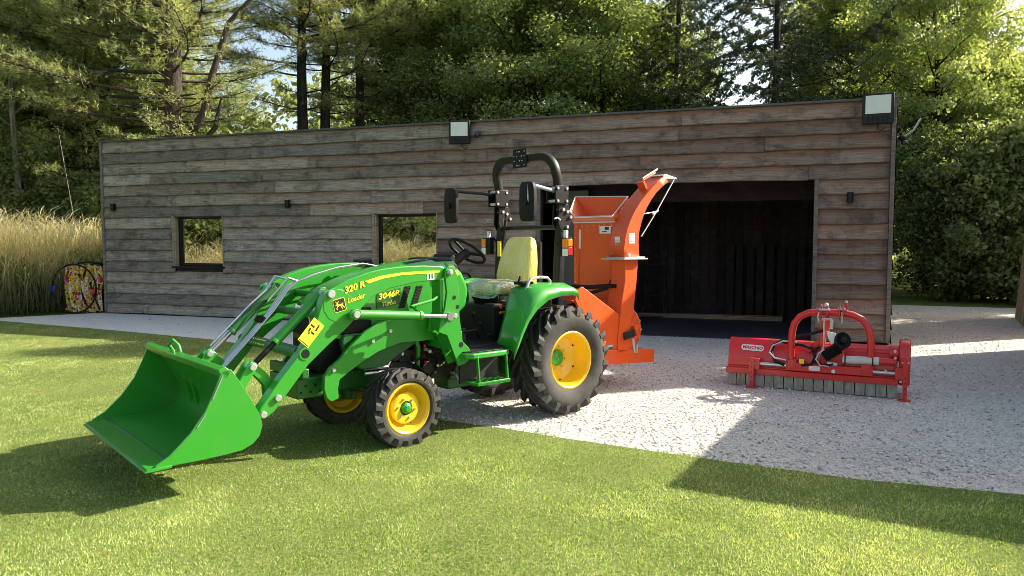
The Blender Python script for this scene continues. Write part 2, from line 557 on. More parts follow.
W = bpy.data.worlds.new('World'); SC.world = W; W.use_nodes = True
wt = W.node_tree; wt.nodes.clear()
sky = wt.nodes.new('ShaderNodeTexSky'); sky.sky_type = 'NISHITA'; sky.sun_disc = False
sky.sun_elevation = SUN_EL; sky.sun_rotation = SUN_AZ; sky.altitude = 100
sky.air_density = 1.0; sky.dust_density = 2.5; sky.ozone_density = 1.0
bg = wt.nodes.new('ShaderNodeBackground'); bg.inputs[1].default_value = .15
wo = wt.nodes.new('ShaderNodeOutputWorld')
lift = wt.nodes.new('ShaderNodeMix'); lift.data_type = 'RGBA'; lift.blend_type = 'MULTIPLY'; lift.inputs[0].default_value = 1
lift.inputs[7].default_value = (2.10, 1.93, 1.68, 1)
wt.links.new(sky.outputs[0], lift.inputs[6]); wt.links.new(lift.outputs[2], bg.inputs[0]); wt.links.new(bg.outputs[0], wo.inputs[0])
SC.view_settings.view_transform = 'Standard'; SC.view_settings.look = 'None'
SC.view_settings.exposure = 0; SC.view_settings.gamma = 1
SC.cycles.filter_width = .85
SC.cycles.max_bounces = 8; SC.cycles.transparent_max_bounces = 12
SC.cycles.diffuse_bounces = 4; SC.cycles.glossy_bounces = 3

# ------------------------------------------------------------------- ground
def poly_sheet(name, pts, z, mat, kind='structure'):
    b = MB(); b.face(b.verts([(x, y, z) for x, y in pts]))
    bmesh.ops.triangulate(b.bm, faces=b.bm.faces)
    o = b.build(name, mat, smooth=0)
    for p in o.data.polygons:
        if p.normal.z < 0: p.flip()
    return tag(o, kind=kind)

poly_sheet('ground', [(-320, -320), (320, -320), (320, 320), (-320, 320)], -.012, M['field'])
GRAVEL = [(-12.2, 16.35), (-10.79, 15.94), (-9.3, 17.1), (-7.2, 23), (7.6, 20.0), (9.94, 19.15), (12.3, 18.2), (22, 14.2), (22, 0.5), (3, 3.2), (-3, 5.5), (-6, 11)]
poly_sheet('gravel', GRAVEL, -.004, M['gravel'])
poly_sheet('path', [(-12.2, 16.35), (-10.79, 15.94), (-9.3, 17.1), (-9.12, 17.04), (-3.2, 14.98), (-3.0, 10.6), (-6, 11.6)], .0, M['white_gravel'])
LAWN = [(-14.2, 16.6), (-12.2, 16.28), (-10.39, 15.35), (-7.08, 13.65), (-4.88, 12.41), (-3.87, 11.59), (-3.11, 10.9), (-2.2, 9.1),
        (-1.63, 7.82), (-.61, 6.81), (-.1, 6.55), (.4, 6.22), (1.35, 5.66), (2.38, 5.11), (3.3, 4.8), (6, 4.1), (13, 2.0), (13, -5), (-14.2, -5)]
poly_sheet('lawn', LAWN, .004, M['lawn'])

def in_poly(x, y, P):
    ins = np.zeros(len(x), bool)
    n = len(P)
    for i in range(n):
        x1, y1 = P[i]; x2, y2 = P[(i + 1) % n]
        c = ((y1 > y) != (y2 > y))
        with np.errstate(divide='ignore', invalid='ignore'):
            xi = (x2 - x1) * (y - y1) / (y2 - y1 + 1e-12) + x1
        ins ^= c & (x < xi)
    return ins

def value_noise(x, y, s, seed):
    r = np.random.default_rng(seed); g = r.random((64, 64))
    u, v = x * s, y * s
    i, j = np.floor(u).astype(int), np.floor(v).astype(int)
    a, b = u - i, v - j
    a = a * a * (3 - 2 * a); b = b * b * (3 - 2 * b)
    G = lambda p, q: g[p % 64, q % 64]
    return (G(i, j) * (1 - a) + G(i + 1, j) * a) * (1 - b) + (G(i, j + 1) * (1 - a) + G(i + 1, j + 1) * a) * b

def lawn_blades():
    xs, ys = [], []
    def fill(x0, x1, y0, y1, dens):
        n = int((x1 - x0) * (y1 - y0) * dens)
        xs.append(RNG.uniform(x0, x1, n)); ys.append(RNG.uniform(y0, y1, n))
    fill(-4.5, 4.5, 2.6, 4.6, 11000); fill(-5.5, 4.5, 4.6, 6.0, 7500); fill(-7, 2.5, 6.0, 8.0, 5200)
    fill(-9, 0, 8, 11, 2600); fill(-11.5, -2, 11, 16.4, 1300)
    fill(-8, -4.5, 2.6, 4.6, 900); fill(-8, -5.5, 4.6, 6, 900); fill(-12, -7, 5, 8, 300); fill(4.5, 9, 1.5, 4.6, 900)
    fill(-8, 8, 0, 2.6, 500)
    x = np.concatenate(xs); y = np.concatenate(ys)
    # a slightly ragged edge where the turf meets the gravel
    wob = (value_noise(x, y, 2.3, 21) - .5) * .16 + (value_noise(x, y, 7, 22) - .5) * .08
    e = in_poly(x + RNG.normal(0, .03, len(x)) + wob, y + RNG.normal(0, .03, len(x)) + wob, LAWN)
    x, y = x[e], y[e]; n = len(x)
    d = np.sqrt(x * x + y * y)
    pn = value_noise(x, y, .45, 5) * .32 + value_noise(x, y, 1.1, 1) * .28 + value_noise(x, y, 3.1, 2) * .22 + value_noise(x, y, 9, 3) * .18
    pn = np.clip((pn - .5) * 1.7 + .5, 0, 1)
    h = RNG.uniform(.008, .020, n) * (.7 + .7 * pn)
    w = RNG.uniform(.0013, .0026, n) * (1 + d * .08)
    az = RNG.uniform(0, 2 * np.pi, n); ln = RNG.uniform(.1, 1.0, n) * h
    wx, wy = np.cos(az) * w, np.sin(az) * w
    la = RNG.uniform(0, 2 * np.pi, n)
    V = np.zeros((n, 3, 3), np.float32)
    V[:, 0] = np.stack([x - wx, y - wy, np.full(n, .0)], 1)
    V[:, 1] = np.stack([x + wx, y + wy, np.full(n, .0)], 1)
    V[:, 2] = np.stack([x + np.cos(la) * ln, y + np.sin(la) * ln, h], 1)
    t = np.clip(.10 + .85 * pn + RNG.normal(0, .22, n) + .35 * (RNG.random(n) < .15), 0, 1)
    o = np_mesh('lawn_grass', V.reshape(-1, 3), np.arange(3 * n).reshape(n, 3), M['lawn_blade'], attrs={'tint': np.repeat(t, 3)})
    tag(o, 'short mown grass of the lawn in front of the wooden building', 'grass', kind='stuff')
lawn_blades()

def pebbles():
    xs, ys = [], []
    def fill(x0, x1, y0, y1, dens):
        n = int((x1 - x0) * (y1 - y0) * dens); xs.append(RNG.uniform(x0, x1, n)); ys.append(RNG.uniform(y0, y1, n))
    fill(-1.2, 6, 4.5, 7.5, 1500); fill(-2, 7, 7.5, 10, 800); fill(-4, 9, 10, 13, 260); fill(-12, -3, 11, 17, 160); fill(5, 13, 11, 18.5, 130)
    x = np.concatenate(xs); y = np.concatenate(ys)
    jx, jy = RNG.normal(0, .05, len(x)), RNG.normal(0, .05, len(x))
    e = in_poly(x, y, GRAVEL) & ~in_poly(x + jx, y + jy, LAWN)
    # not inside the building
    e &= ((x - A0[0]) * NB[0] + (y - A0[1]) * NB[1] < -.03) | (x > 6.2)
    x, y = x[e], y[e]; n = len(x)
    s = RNG.gamma(3.0, .0018, n) + .003
    base = np.array([(1, 0, 0), (-1, 0, 0), (0, 1, 0), (0, -1, 0), (0, 0, 1), (0, 0, -1)], float)
    F0 = np.array([(0, 2, 4), (2, 1, 4), (1, 3, 4), (3, 0, 4), (2, 0, 5), (1, 2, 5), (3, 1, 5), (0, 3, 5)])
    V = base[None] * (1 + RNG.uniform(-.35, .35, (n, 6, 1))) + RNG.uniform(-.25, .25, (n, 6, 3))
    V *= s[:, None, None] * np.stack([RNG.uniform(.8, 1.4, n), RNG.uniform(.7, 1.1, n), RNG.uniform(.45, .8, n)], 1)[:, None, :]
    a = RNG.uniform(0, 2 * np.pi, n); ca, sa = np.cos(a)[:, None], np.sin(a)[:, None]
    vx = V[:, :, 0] * ca - V[:, :, 1] * sa; vy = V[:, :, 0] * sa + V[:, :, 1] * ca
    V = np.stack([vx + x[:, None], vy + y[:, None], V[:, :, 2] + s[:, None] * .25 - .003], 2)
    F = (F0[None] + (np.arange(n) * 6)[:, None, None]).reshape(-1, 3)
    o = np_mesh('gravel_stones', V.reshape(-1, 3), F, M['stone'], attrs={'tint': np.repeat(RNG.random(n), 6)})
    tag(o, 'loose pale stones lying on the gravel drive', 'gravel', kind='stuff')

# ----------------------------------------------------------------- building
A0 = (-9.12, 17.04); UD = (.94448, -.32858); NB = (.32858, .94448)
LEN = 15.9; HT = 3.79
bld = empty('wooden_outbuilding', (A0[0], A0[1], 0), math.atan2(UD[1], UD[0]),
            'long flat roofed outbuilding clad in weathered horizontal boards with an open garage', 'building')
# local: x along the facade, y into the building, z up

class Boards:
    def __init__(self): self.V = []; self.F = []; self.t = []; self.vp = []; self.up = []
    def board(self, u0, u1, z0, z1, y0, th, lip, wavy, rnd, flip=None, ulen=LEN, step=.16):
        """one weatherboard: thick at the bottom, thin at the top"""
        n = max(2, int((u1 - u0) / step) + 1)
        us = np.linspace(u0, u1, n + 1)
        ph = rnd.uniform(0, 50); ti = rnd.random()
        b = len(self.V)
        cup = rnd.uniform(-.004, .006)
        for i, u in enumerate(us):
            wv = wavy * (math.sin(u * 2.1 + ph) * .5 + math.sin(u * 5.3 + ph * 2) * .35 + rnd.uniform(-.35, .35))
            zb = z0 + wv - wavy * .6
            yo = y0 + cup * math.sin(u * .9 + ph)
            # top back, top front, mid, bottom front, bottom back
            ring = [(z1, yo - .004, 1.0), ((z0 + z1) / 2, yo - .004 - lip * .55, .5), (zb + .006, yo - .004 - lip, .04),
                    (zb, yo - .004 - lip + .003, 0.0), (zb + .001, yo - .004 - lip + th, 0.0)]
            for (z, y, vp) in ring:
                p = (u, y, z) if flip is None else flip(u, y, z)
                self.V.append(p); self.t.append(ti); self.vp.append(vp); self.up.append(min(1, max(0, u / ulen)))
        k = 5
        for i in range(n):
            for j in range(k - 1):
                a = b + i * k + j
                self.F.append((a, a + 1, a + k + 1, a + k))
        for i in (0, n):
            a = b + i * k
            self.F.append((a, a + 1, a + 2, a + 3)); self.F.append((a, a + 3, a + 4, a + 4))
    def wall(self, u0, u1, z0, z1, pitch, openings, rnd, y0=0, lip=.036, wavy=.011, flip=None, zoff=0, ulen=LEN, lmin=2.2, lmax=5.2):
        k = int(math.floor((z0 - zoff) / pitch + 1e-6))
        z = zoff + k * pitch
        while z < z1 - .02:
            zb, zt = max(z, z0), min(z + pitch, z1)
            ivs = [(u0, u1)]
            for (a, b, c, d) in openings:
                if zb < d - .02 and zt > c + .02:
                    nv = []
                    for (p, q) in ivs:
                        if b <= p or a >= q: nv.append((p, q)); continue
                        if p < a: nv.append((p, a))
                        if q > b: nv.append((b, q))
                    ivs = nv
            for (p, q) in ivs:
                x = p + (rnd.uniform(-lmax, 0) if q - p > lmax else 0)
                while x < q - 1e-3:
                    e = x + rnd.uniform(lmin, lmax) if q - p > lmax * .9 else q
                    if q - e < .5: e = q
                    aa, bb = max(x, p), min(e, q)
                    if bb - aa > .02:
                        self.board(aa + .0015, bb - .0015, zb, zt + .018, y0, .020, lip + rnd.uniform(-.006, .006), wavy, rnd, flip, ulen)
                    x = e
            z += pitch
    def build(self, name, mat, parent):
        F = [f for f in self.F]
        V = np.array(self.V); 
        quads = np.array([f if f[2] != f[3] else (f[0], f[1], f[2], f[2]) for f in F])
        good = np.array([len(set(f)) == 4 for f in F])
        return np_mesh(name, V, quads[good], mat, parent, {'tint': self.t, 'vpos': self.vp, 'upos': self.up})

rb = random.Random(11)
PITCH = .2365
W1 = (2.0, 3.25, 1.07, 2.14); W2 = (6.86, 8.16, 1.07, 2.14); GD = (10.2, 14.76, 0.0, 2.60)
b = Boards()
b.wall(.06, LEN - .06, .03, HT, PITCH, [W1, W2, GD], rb)
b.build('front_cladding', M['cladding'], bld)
b = Boards()   # right end wall and left end wall
DEP = 6.6
b.wall(0.03, DEP, .03, HT, PITCH, [], rb, flip=lambda u, y, z: (LEN - y - .0, u, z), ulen=DEP)
b.wall(0.03, DEP, .03, HT, PITCH, [], rb, flip=lambda u, y, z: (y, u, z), ulen=DEP)
b.wall(.0, LEN, .03, HT, PITCH, [], rb, flip=lambda u, y, z: (u, DEP - y, z))
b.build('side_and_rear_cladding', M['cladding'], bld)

def attr_fill(o, tint=.5, vpos=.4, upos=.3):
    n = len(o.data.vertices)
    for an, v in (('tint', tint), ('vpos', vpos), ('upos', upos)):
        a = o.data.attributes.new(an, 'FLOAT', 'POINT')
        a.data.foreach_set('value', np.full(n, v, np.float32))
    return o

# structural shell behind the boards (walls with the openings left free)
s = MB()
T = .16
def wall_box(u0, u1, z0, z1, y0=.006, y1=T): s.box(((u0 + u1) / 2, (y0 + y1) / 2, (z0 + z1) / 2), (u1 - u0, y1 - y0, z1 - z0))
xs_ = [.02, W1[0], W1[1], W2[0], W2[1], GD[0], GD[1], LEN - .02]
for i in range(0, 8, 2): wall_box(xs_[i], xs_[i + 1], 0, HT - .03)
for w in (W1, W2):
    wall_box(w[0], w[1], 0, w[2]); wall_box(w[0], w[1], w[3], HT - .03)
wall_box(GD[0], GD[1], GD[3], HT - .03)
s.box((LEN - .10, DEP / 2, 1.87), (.14, DEP - .34, 3.70)); s.box((.10, DEP / 2, 1.87), (.14, DEP - .34, 3.70))
s.box((LEN / 2, DEP - .1, 1.87), (LEN - .04, .14, 3.70))
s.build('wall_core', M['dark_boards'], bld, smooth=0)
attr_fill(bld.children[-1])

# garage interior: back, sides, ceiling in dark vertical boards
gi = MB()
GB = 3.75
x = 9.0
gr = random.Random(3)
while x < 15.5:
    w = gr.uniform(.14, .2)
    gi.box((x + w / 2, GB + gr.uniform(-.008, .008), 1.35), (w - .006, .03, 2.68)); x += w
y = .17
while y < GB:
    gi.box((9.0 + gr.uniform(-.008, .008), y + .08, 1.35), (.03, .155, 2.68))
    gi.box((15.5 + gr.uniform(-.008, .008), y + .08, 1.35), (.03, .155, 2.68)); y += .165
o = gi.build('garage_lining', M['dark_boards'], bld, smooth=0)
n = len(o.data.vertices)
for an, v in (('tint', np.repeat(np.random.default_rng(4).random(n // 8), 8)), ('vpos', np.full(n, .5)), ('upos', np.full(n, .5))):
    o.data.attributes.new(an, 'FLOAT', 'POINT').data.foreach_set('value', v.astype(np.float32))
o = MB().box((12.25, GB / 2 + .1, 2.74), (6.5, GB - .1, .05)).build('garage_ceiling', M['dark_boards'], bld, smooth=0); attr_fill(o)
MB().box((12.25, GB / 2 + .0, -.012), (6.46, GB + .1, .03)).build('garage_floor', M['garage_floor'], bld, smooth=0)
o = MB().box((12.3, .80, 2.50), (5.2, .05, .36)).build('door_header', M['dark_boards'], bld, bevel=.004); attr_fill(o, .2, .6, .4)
# grey leaf of the folded door standing just inside on the left
o = MB().box((10.62, .62, 1.30), (.62, .05, 2.5)).box((10.62, .585, 1.62), (.60, .014, .03)).box((10.62, .585, 2.2), (.60, .014, .02)).build('folded_door_leaf', paint('dark grey door leaf', (.075, .078, .082), .5, .1, .2), bld, bevel=.004)
MB().tube([(10.86, .585, .98), (10.86, .54, .98), (10.86, .54, 1.14), (10.86, .585, 1.14)], .010, 8).build('handle', M['zinc'], o)

# trims
for x_, w_ in ((.028, .055), (LEN - .028, .06)):
    o = MB().box((x_, -.022, HT / 2 + .02), (w_, .08, HT - .04)).build('corner_trim', M['trim_wood'], bld, bevel=.003); attr_fill(o, .75, .2, .1)
for x_ in (GD[0] - .03, GD[1] + .03):
    o = MB().box((x_, -.012, GD[3] / 2), (.06, .09, GD[3] - .01)).build('garage_door_jamb', M['trim_wood'], bld, bevel=.003); attr_fill(o, .6, .5, .5)
t = MB()
t.box((LEN / 2, -.012, HT + .018), (LEN + .03, .11, .036)); t.box((LEN / 2, DEP - .03, HT + .018), (LEN + .03, .09, .036))
t.box((.0, DEP / 2, HT + .018), (.09, DEP - .16, .034)); t.box((LEN, DEP / 2, HT + .018), (.09, DEP - .16, .034))
t.build('roof_flashing', M['flashing'], bld, bevel=.004)
MB().box((LEN / 2, DEP / 2, HT - .09), (LEN - .1, DEP - .1, .10)).build('roof', M['flashing'], bld, smooth=0)

def window(w, label=None):
    u0, u1, z0, z1 = w
    f = MB()
    d = .075
    fw = .055
    f.box(((u0 + u1) / 2, d, z1 - fw / 2), (u1 - u0, .06, fw)); f.box(((u0 + u1) / 2, d, z0 + fw / 2 + .02), (u1 - u0, .06, fw))
    f.box((u0 + .035 + fw / 2, d, (z0 + z1) / 2), (fw, .06, z1 - z0 - 2 * fw - .02)); f.box((u1 - fw / 2, d, (z0 + z1) / 2), (fw * .6, .06, z1 - z0 - 2 * fw - .02))
    wo_ = f.build('window', M['black_paint'], bld, bevel=.003)
    MB().box(((u0 + u1) / 2 + .02, d + .012, (z0 + z1) / 2), (u1 - u0 - .1, .008, z1 - z0 - .09)).build('pane', M['glass'], wo_, smooth=0)
    o = MB().box((u0 - .025, -.018, (z0 + z1) / 2 + .01), (.05, .075, z1 - z0)).box((u0 + .018, .03, (z0 + z1) / 2), (.034, .15, z1 - z0 - .01)).build('reveal', M['reveal_wood'], wo_, bevel=.002)
    attr_fill(o, .8, .4, .1)
    o = MB().box((u1 + .012, -.014, (z0 + z1) / 2), (.024, .06, z1 - z0)).build('reveal', M['reveal_wood'], wo_, bevel=.002); attr_fill(o, .6, .4, .1)
    MB().box(((u0 + u1) / 2 - .01, -.012, z0 - .008), (u1 - u0 + .10, .15, .035)).build('sill', M['black_paint'], wo_, bevel=.004)
    MB().box(((u0 + u1) / 2, -.0, z1 - .01), (u1 - u0 - .004, .10, .016)).build('head_flashing', M['black_paint'], wo_, smooth=0)
    # black sheet standing in for the dark room behind
    r = MB().box(((u0 + u1) / 2, .5, (z0 + z1) / 2), (u1 - u0 + .3, .02, z1 - z0 + .3)).build('dark_backing', M['black_plastic'], wo_, smooth=0)
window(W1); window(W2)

def bw(u, y, z):   # building local -> world
    return Vector((A0[0] + UD[0] * u + NB[0] * y, A0[1] + UD[1] * u + NB[1] * y, z))
BRZ = math.atan2(UD[1], UD[0])

def floodlight(u, z, w, h, label, tilt, yaw):
    t = empty('floodlight', bw(u, -.03, z), BRZ, label, 'floodlight', 'floodlights under the roof edge')
    m = (Matrix.Rotation(R(tilt), 3, 'X') @ Matrix.Rotation(R(yaw), 3, 'Z'))
    y0 = -.13
    hs = MB(); hs.box((0, y0, 0), (w, .10, h), m); o = hs.build('housing', M['black_paint'], t, bevel=.012)
    f = MB(); nrm = m @ Vector((0, -1, 0)); c = Vector((0, y0, 0)) + nrm * .052 + m @ Vector((0, 0, h * .13))
    f.box(c, (w * .80, .008, h * .60), m); f.build('panel', M['floodglass'], t, bevel=.003)
    rm = MB()
    for i in range(5): rm.box(Vector((0, y0, 0)) + nrm * .053 + m @ Vector((-w * .3 + i * w * .15, 0, -h * .34)), (w * .05, .006, h * .16), m)
    build_parts(rm, 'cooling_fin', M['black_plastic'], t)
    MB().box((0, -.03, 0), (w * .3, .08, .05)).build('bracket', M['black_paint'], t, bevel=.004)
    MB().tube([(0, -.05, -h * .45), (.01, -.03, -h * .62), (.06, -.025, -h * .68), (.12, -.02, -h * .60)], .006, 6).build('cable', M['black_plastic'], t)
    return t
floodlight(8.70, 3.60, .39, .42, 'square black floodlight in the middle of the roof edge above the window', 0, 12)
floodlight(15.63, 3.64, .44, .46, 'square black floodlight at the right hand corner of the building above the sconce', 0, -6)

def sconce():
    t = empty('wall_sconce', (0, 0, 0), BRZ, 'x', 'wall light', 'small black wall lights on the cladding')
    MB().box((0, -.045, 0), (.095, .03, .15)).build('back_plate', M['black_paint'], t, bevel=.004)
    MB().prism([(-.04, -.055), (.04, -.055), (.04, -.11), (.015, -.13), (-.015, -.13), (-.04, -.11)], -.085, .075, 'xy').build('lamp_body', M['black_paint'], t, bevel=.004)
    MB().cyl((0, -.09, .076), (0, -.09, .080), .022, 12).build('lens', M['lens_white'], t)
    return t
s0 = sconce()
for i, (u, z, lab) in enumerate([(.36, 2.37, 'small black wall light left of the first window near the left end of the building'),
                                 (4.9, 2.37, 'small black wall light between the two windows'),
                                 (9.42, 2.36, 'small black wall light seen through the tractor roll bar'),
                                 (15.28, 2.31, 'small black wall light right of the garage opening')]):
    q = s0 if i == 0 else copy_tree(s0)
    q.location = bw(u, -.006, z); q['label'] = lab

def cctv(p, label, rz, s=1.0):
    t = empty('security_camera', p, rz, label, 'security camera')
    m = paint('dark blue black camera shell', (.02, .02, .045), .3, .3, .1)
    MB().lathe([(.0, -.035), (.05, -.035), (.052, -.02), (.03, -.005), (.0, -.004)], axis='y', n=20).build('base', m, t)
    MB().tube([(0, -.03, 0), (0, -.075, -.01), (0, -.10, -.035)], .014, 10).build('arm', m, t)
    MB().sphere((0, -.125, -.05), .052, 3).build('camera_ball', m, t)
    MB().cyl((-.0, -.155, -.062), (0, -.178, -.071), .026, 16).build('lens', M['black_paint'], t)
cctv(bw(9.03, -.03, 3.585), 'small dark dome camera on the cladding beside the middle floodlight', BRZ)
cctv(bw(LEN + .03, .25, 3.20), 'dark dome camera on an arm round the right corner of the building', BRZ + R(90))
tt = empty('cable_conduit', bw(LEN + .03, .3, 3.25), BRZ, 'thin grey arm reaching out from the right corner of the building below the floodlight', 'bracket')
MB().tube([(0, 0, 0), (.12, 0, .0), (.26, 0, .10), (.36, 0, .28)], .014, 8).build('arm', M['zinc'], tt)
MB().sphere((.10, -.02, -.03), .06, 2).build('junction_box', M['black_plastic'], tt)

# things inside the garage
for i, (u, y, l, a, lab) in enumerate([(13.2, 3.25, 2.3, .02, 'pale timber beam lying on the garage floor by the back wall'),
                                  (12.9, 3.08, 2.9, -.01, 'second pale beam lying in front of the one by the garage back wall')]):
    o = MB().box((0, 0, .045), (l, .12, .085)).build('timber_beam', M['reveal_wood'], None, bevel=.006)
    attr_fill(o, .6, .4, .2); o.location = bw(u, y, .005); o.rotation_euler = (0, 0, BRZ + a)
    tag(o, lab, 'timber')
t = empty('sack_truck', bw(11.75, 3.2, 0), BRZ, 'grey tubular hand truck standing in the dark at the garage back wall', 'hand truck')
MB().tube([(-.2, .05, .16), (-.2, .2, 1.0), (-.12, .24, 1.12), (.12, .24, 1.12), (.2, .2, 1.0), (.2, .05, .16)], .02, 8).tube([(-.2, .1, .45), (.2, .1, .45)], .014, 8).tube([(-.2, .15, .8), (.2, .15, .8)], .014, 8).build('frame', M['iron'], t)
MB().box((0, -.06, .03), (.42, .26, .012)).build('toe_plate', M['iron'], t)
for sx in (-1, 1): MB().lathe([(.0, -.03), (.11, -.03), (.13, 0), (.11, .03), (0, .03)], (sx * .25, .12, .13), 'x', 18).build('wheel', M['rubber'], t)
t = empty('board_stack', bw(14.2, 3.35, 0), BRZ, 'dark grey boards leaning upright against the right of the garage back wall', 'boards')
for i in range(9):
    o = MB().box((-.9 + i * .2 + gr.uniform(-.02, .02), .1 + gr.uniform(-.03, .05), .75 + gr.uniform(-.1, .12)), (.14, .025, 1.5), (R(gr.uniform(5, 10)) * -1, 0, R(gr.uniform(-2, 2)))).build('board', M['dark_boards'], t, bevel=.002)
    attr_fill(o, gr.random() * .4, .2, .1)
t = empty('leaning_timbers', bw(11.15, .95, 0), BRZ, 'brown upright timbers standing behind the orange chipper in the garage opening', 'timber')
for i in range(5):
    o = MB().box((-.18 + i * .11, gr.uniform(-.03, .03), .7), (.10, .05, 1.38 + gr.uniform(-.1, .1)), (R(-4), 0, 0)).build('timber', M['trim_wood'], t, bevel=.003)
    attr_fill(o, gr.random(), .9, .9)

pebbles()

def fallen_leaves():
    r = np.random.default_rng(77); n = 170
    x = r.uniform(-6, 7, n); y = r.uniform(3.2, 11.0, n)
    e = in_poly(x, y, GRAVEL) | (r.random(n) < .35); x, y = x[e], y[e]; n = len(x)
    g = ~in_poly(x, y, LAWN)
    c = np.stack([x, y, np.where(g, .012, .022)], 1)
    a = r.uniform(0, 6.28, n); s_ = r.uniform(.010, .024, n)
    U = np.stack([np.cos(a), np.sin(a), r.uniform(-.3, .3, n)], 1); Vv = np.stack([-np.sin(a), np.cos(a), r.uniform(-.4, .4, n)], 1)
    P = np.empty((n, 4, 3)); P[:, 0] = c - U * s_[:, None]; P[:, 1] = c + Vv * (s_ * .5)[:, None]; P[:, 2] = c + U * s_[:, None]; P[:, 3] = c - Vv * (s_ * .5)[:, None]
    o = np_mesh('fallen_leaves', P.reshape(-1, 3), np.arange(4 * n).reshape(n, 4), paint('dry leaf', (.10, .065, .03), .8, 0, .3), None)
    tag(o, 'small dry brown leaves scattered on the gravel and lawn', 'leaves', kind='stuff')
fallen_leaves()

# ------------------------------------------- timber buildings on the right
def barn(name, corner, dirx, w, d, h, label, roof=True):
    """vertical pale boards; corner = near left corner, dirx = along the front (to the right)"""
    rz = math.atan2(dirx[1], dirx[0])
    t = empty(name, (corner[0], corner[1], 0), rz, label, 'shed')
    rr = random.Random(len(label))
    bb = MB(); n = 0; tints = []
    def run(L, put):
        nonlocal n
        x = 0
        while x < L - 1e-3:
            k = min(rr.uniform(.16, .22), L - x)
            put(x, k); tints.append(rr.random()); x += k
    run(w, lambda x, k: bb.box((x + k / 2, rr.uniform(-.006, .006), h / 2), (k - .005, .03, h)))
    run(w, lambda x, k: bb.box((x + k / 2, d + rr.uniform(-.006, .006), h / 2), (k - .005, .03, h)))
    run(d, lambda x, k: bb.box((rr.uniform(-.006, .006) - .03, x + k / 2, h / 2), (.03, k - .005, h)))
    run(d, lambda x, k: bb.box((w + .03 + rr.uniform(-.006, .006), x + k / 2, h / 2), (.03, k - .005, h)))
    o = bb.build('board_wall', M['pale_timber'], t, smooth=0)
    for an, v in (('tint', np.repeat(tints, 8)), ('vpos', np.full(8 * len(tints), .4)), ('upos', np.full(8 * len(tints), .2))):
        o.data.attributes.new(an, 'FLOAT', 'POINT').data.foreach_set('value', np.asarray(v, np.float32))
    MB().box((w / 2, d / 2, h + .05), (w + .12, d + .12, .10)).build('roof', M['flashing'], t, bevel=.01)
    for z in (.75, h * .62):
        MB().box((-.052, .16, z), (.012, .3, .05)).build('iron_strap', M['black_paint'], t)
    return t
DX = (.87, -.49)
shed = barn('timber_shed', (9.47, 13.85), DX, 1.1, 2.42, 3.55, 'pale upright boarded shed just showing at the right edge of the photo')
barn('timber_barn', (5.96, 6.56), DX, 6.5, 4.43, 3.3, 'pale boarded barn on the right of the drive casting the broad shadow on the lawn')
tower = barn('timber_tower', (8.1, 10.43), (.95, .31), 3.0, .95, 5.6, 'taller pale boarded block behind the barn on the right of the drive')

shed.rotation_euler.y = R(4)
# the tower's raised loft and posts are unseen, added to shade the garage gravel
o = MB().box((2.35, 1.62, 4.68), (1.5, 1.24, 1.86)).build('shade_block', M['pale_timber'], tower, bevel=.01); attr_fill(o, .5, .4, .2)
for px_ in (2.2, 3.0):
    o = MB().box((px_, 2.16, 1.87), (.14, .14, 3.74)).build('post', M['pale_timber'], tower, bevel=.006); attr_fill(o, .5, .4, .2)
# ------------------------------------------------------------ play tunnel
t = empty('play_tunnel', (-9.60, 17.0, 0), 0, 'collapsed play tunnel with black hoops and patterned yellow red fabric by the building corner', 'toy')
V, F = [], []
nu, nv = 90, 10
for j in range(nv + 1):
    v = j / nv
    for i in range(nu + 1):
        u = i / nu
        x = -.44 + .86 * u + .012 * math.sin(v * 7 + u * 9)
        top = 1.12 - .05 * abs(2 * u - .85) ** 2
        z = .03 + .02 * math.sin(u * 40) + v * (top - .05)
        y = .045 * math.sin(u * 44 + 2 * math.sin(v * 3)) + .03 * math.sin(u * 17 + v * 2) - .03 * math.sin(v * math.pi)
        V.append((x, y, z))
for j in range(nv):
    for i in range(nu):
        a = j * (nu + 1) + i; F.append((a, a + 1, a + nu + 2, a + nu + 1))
np_mesh('fabric', V, F, M['fabric'], t, smooth=True)
def hoop(cx, cy, cz, rx, rz_, tilt, name='hoop'):
    pts = []
    for k in range(40):
        a = 2 * math.pi * k / 40
        p = Matrix.Rotation(R(tilt), 3, 'Z') @ Vector((rx * math.cos(a), 0, rz_ * math.sin(a)))
        pts.append(p + Vector((cx, cy, cz)))
    MB().tube(pts, .020, 8, closed=True).build(name, M['black_plastic'], t)
hoop(-.13, -.14, .56, .47, .54, 4); hoop(.22, .14, .57, .30, .55, 40)
MB().tube([(-.1, -.02, 1.12), (.15, -.05, 1.15), (.42, .03, 1.12)], .018, 8).build('hoop', M['black_plastic'], t)
MB().box((-.60, -.15, .56), (.10, .07, .15), (0, .2, 0)).build('clip', M['blue'], t, bevel=.02)
MB().box((.30, -.18, .50), (.07, .06, .11), (0, -.2, 0)).build('clip', M['red_decal'], t, bevel=.02)
MB().tube([(.23, -.16, .7), (.30, -.17, .45), (.42, -.13, .08)], .02, 8).build('strap', M['black_plastic'], t)
# ------------------------------------------------------------------ tractor
# local frame: x forward, y to its left, z up; origin on the ground under the rear axle
TR_RZ = math.atan2(-.6579, -.7531)
tr = empty('compact_tractor', (.0562, 7.5503, 0), TR_RZ,
           'green compact tractor with yellow wheels and a front loader bucket parked at the lawn edge', 'tractor')
G_, GD_, YL, BK, ST = M['green'], M['green_dark'], M['yellow'], M['black_paint'], M['steel']

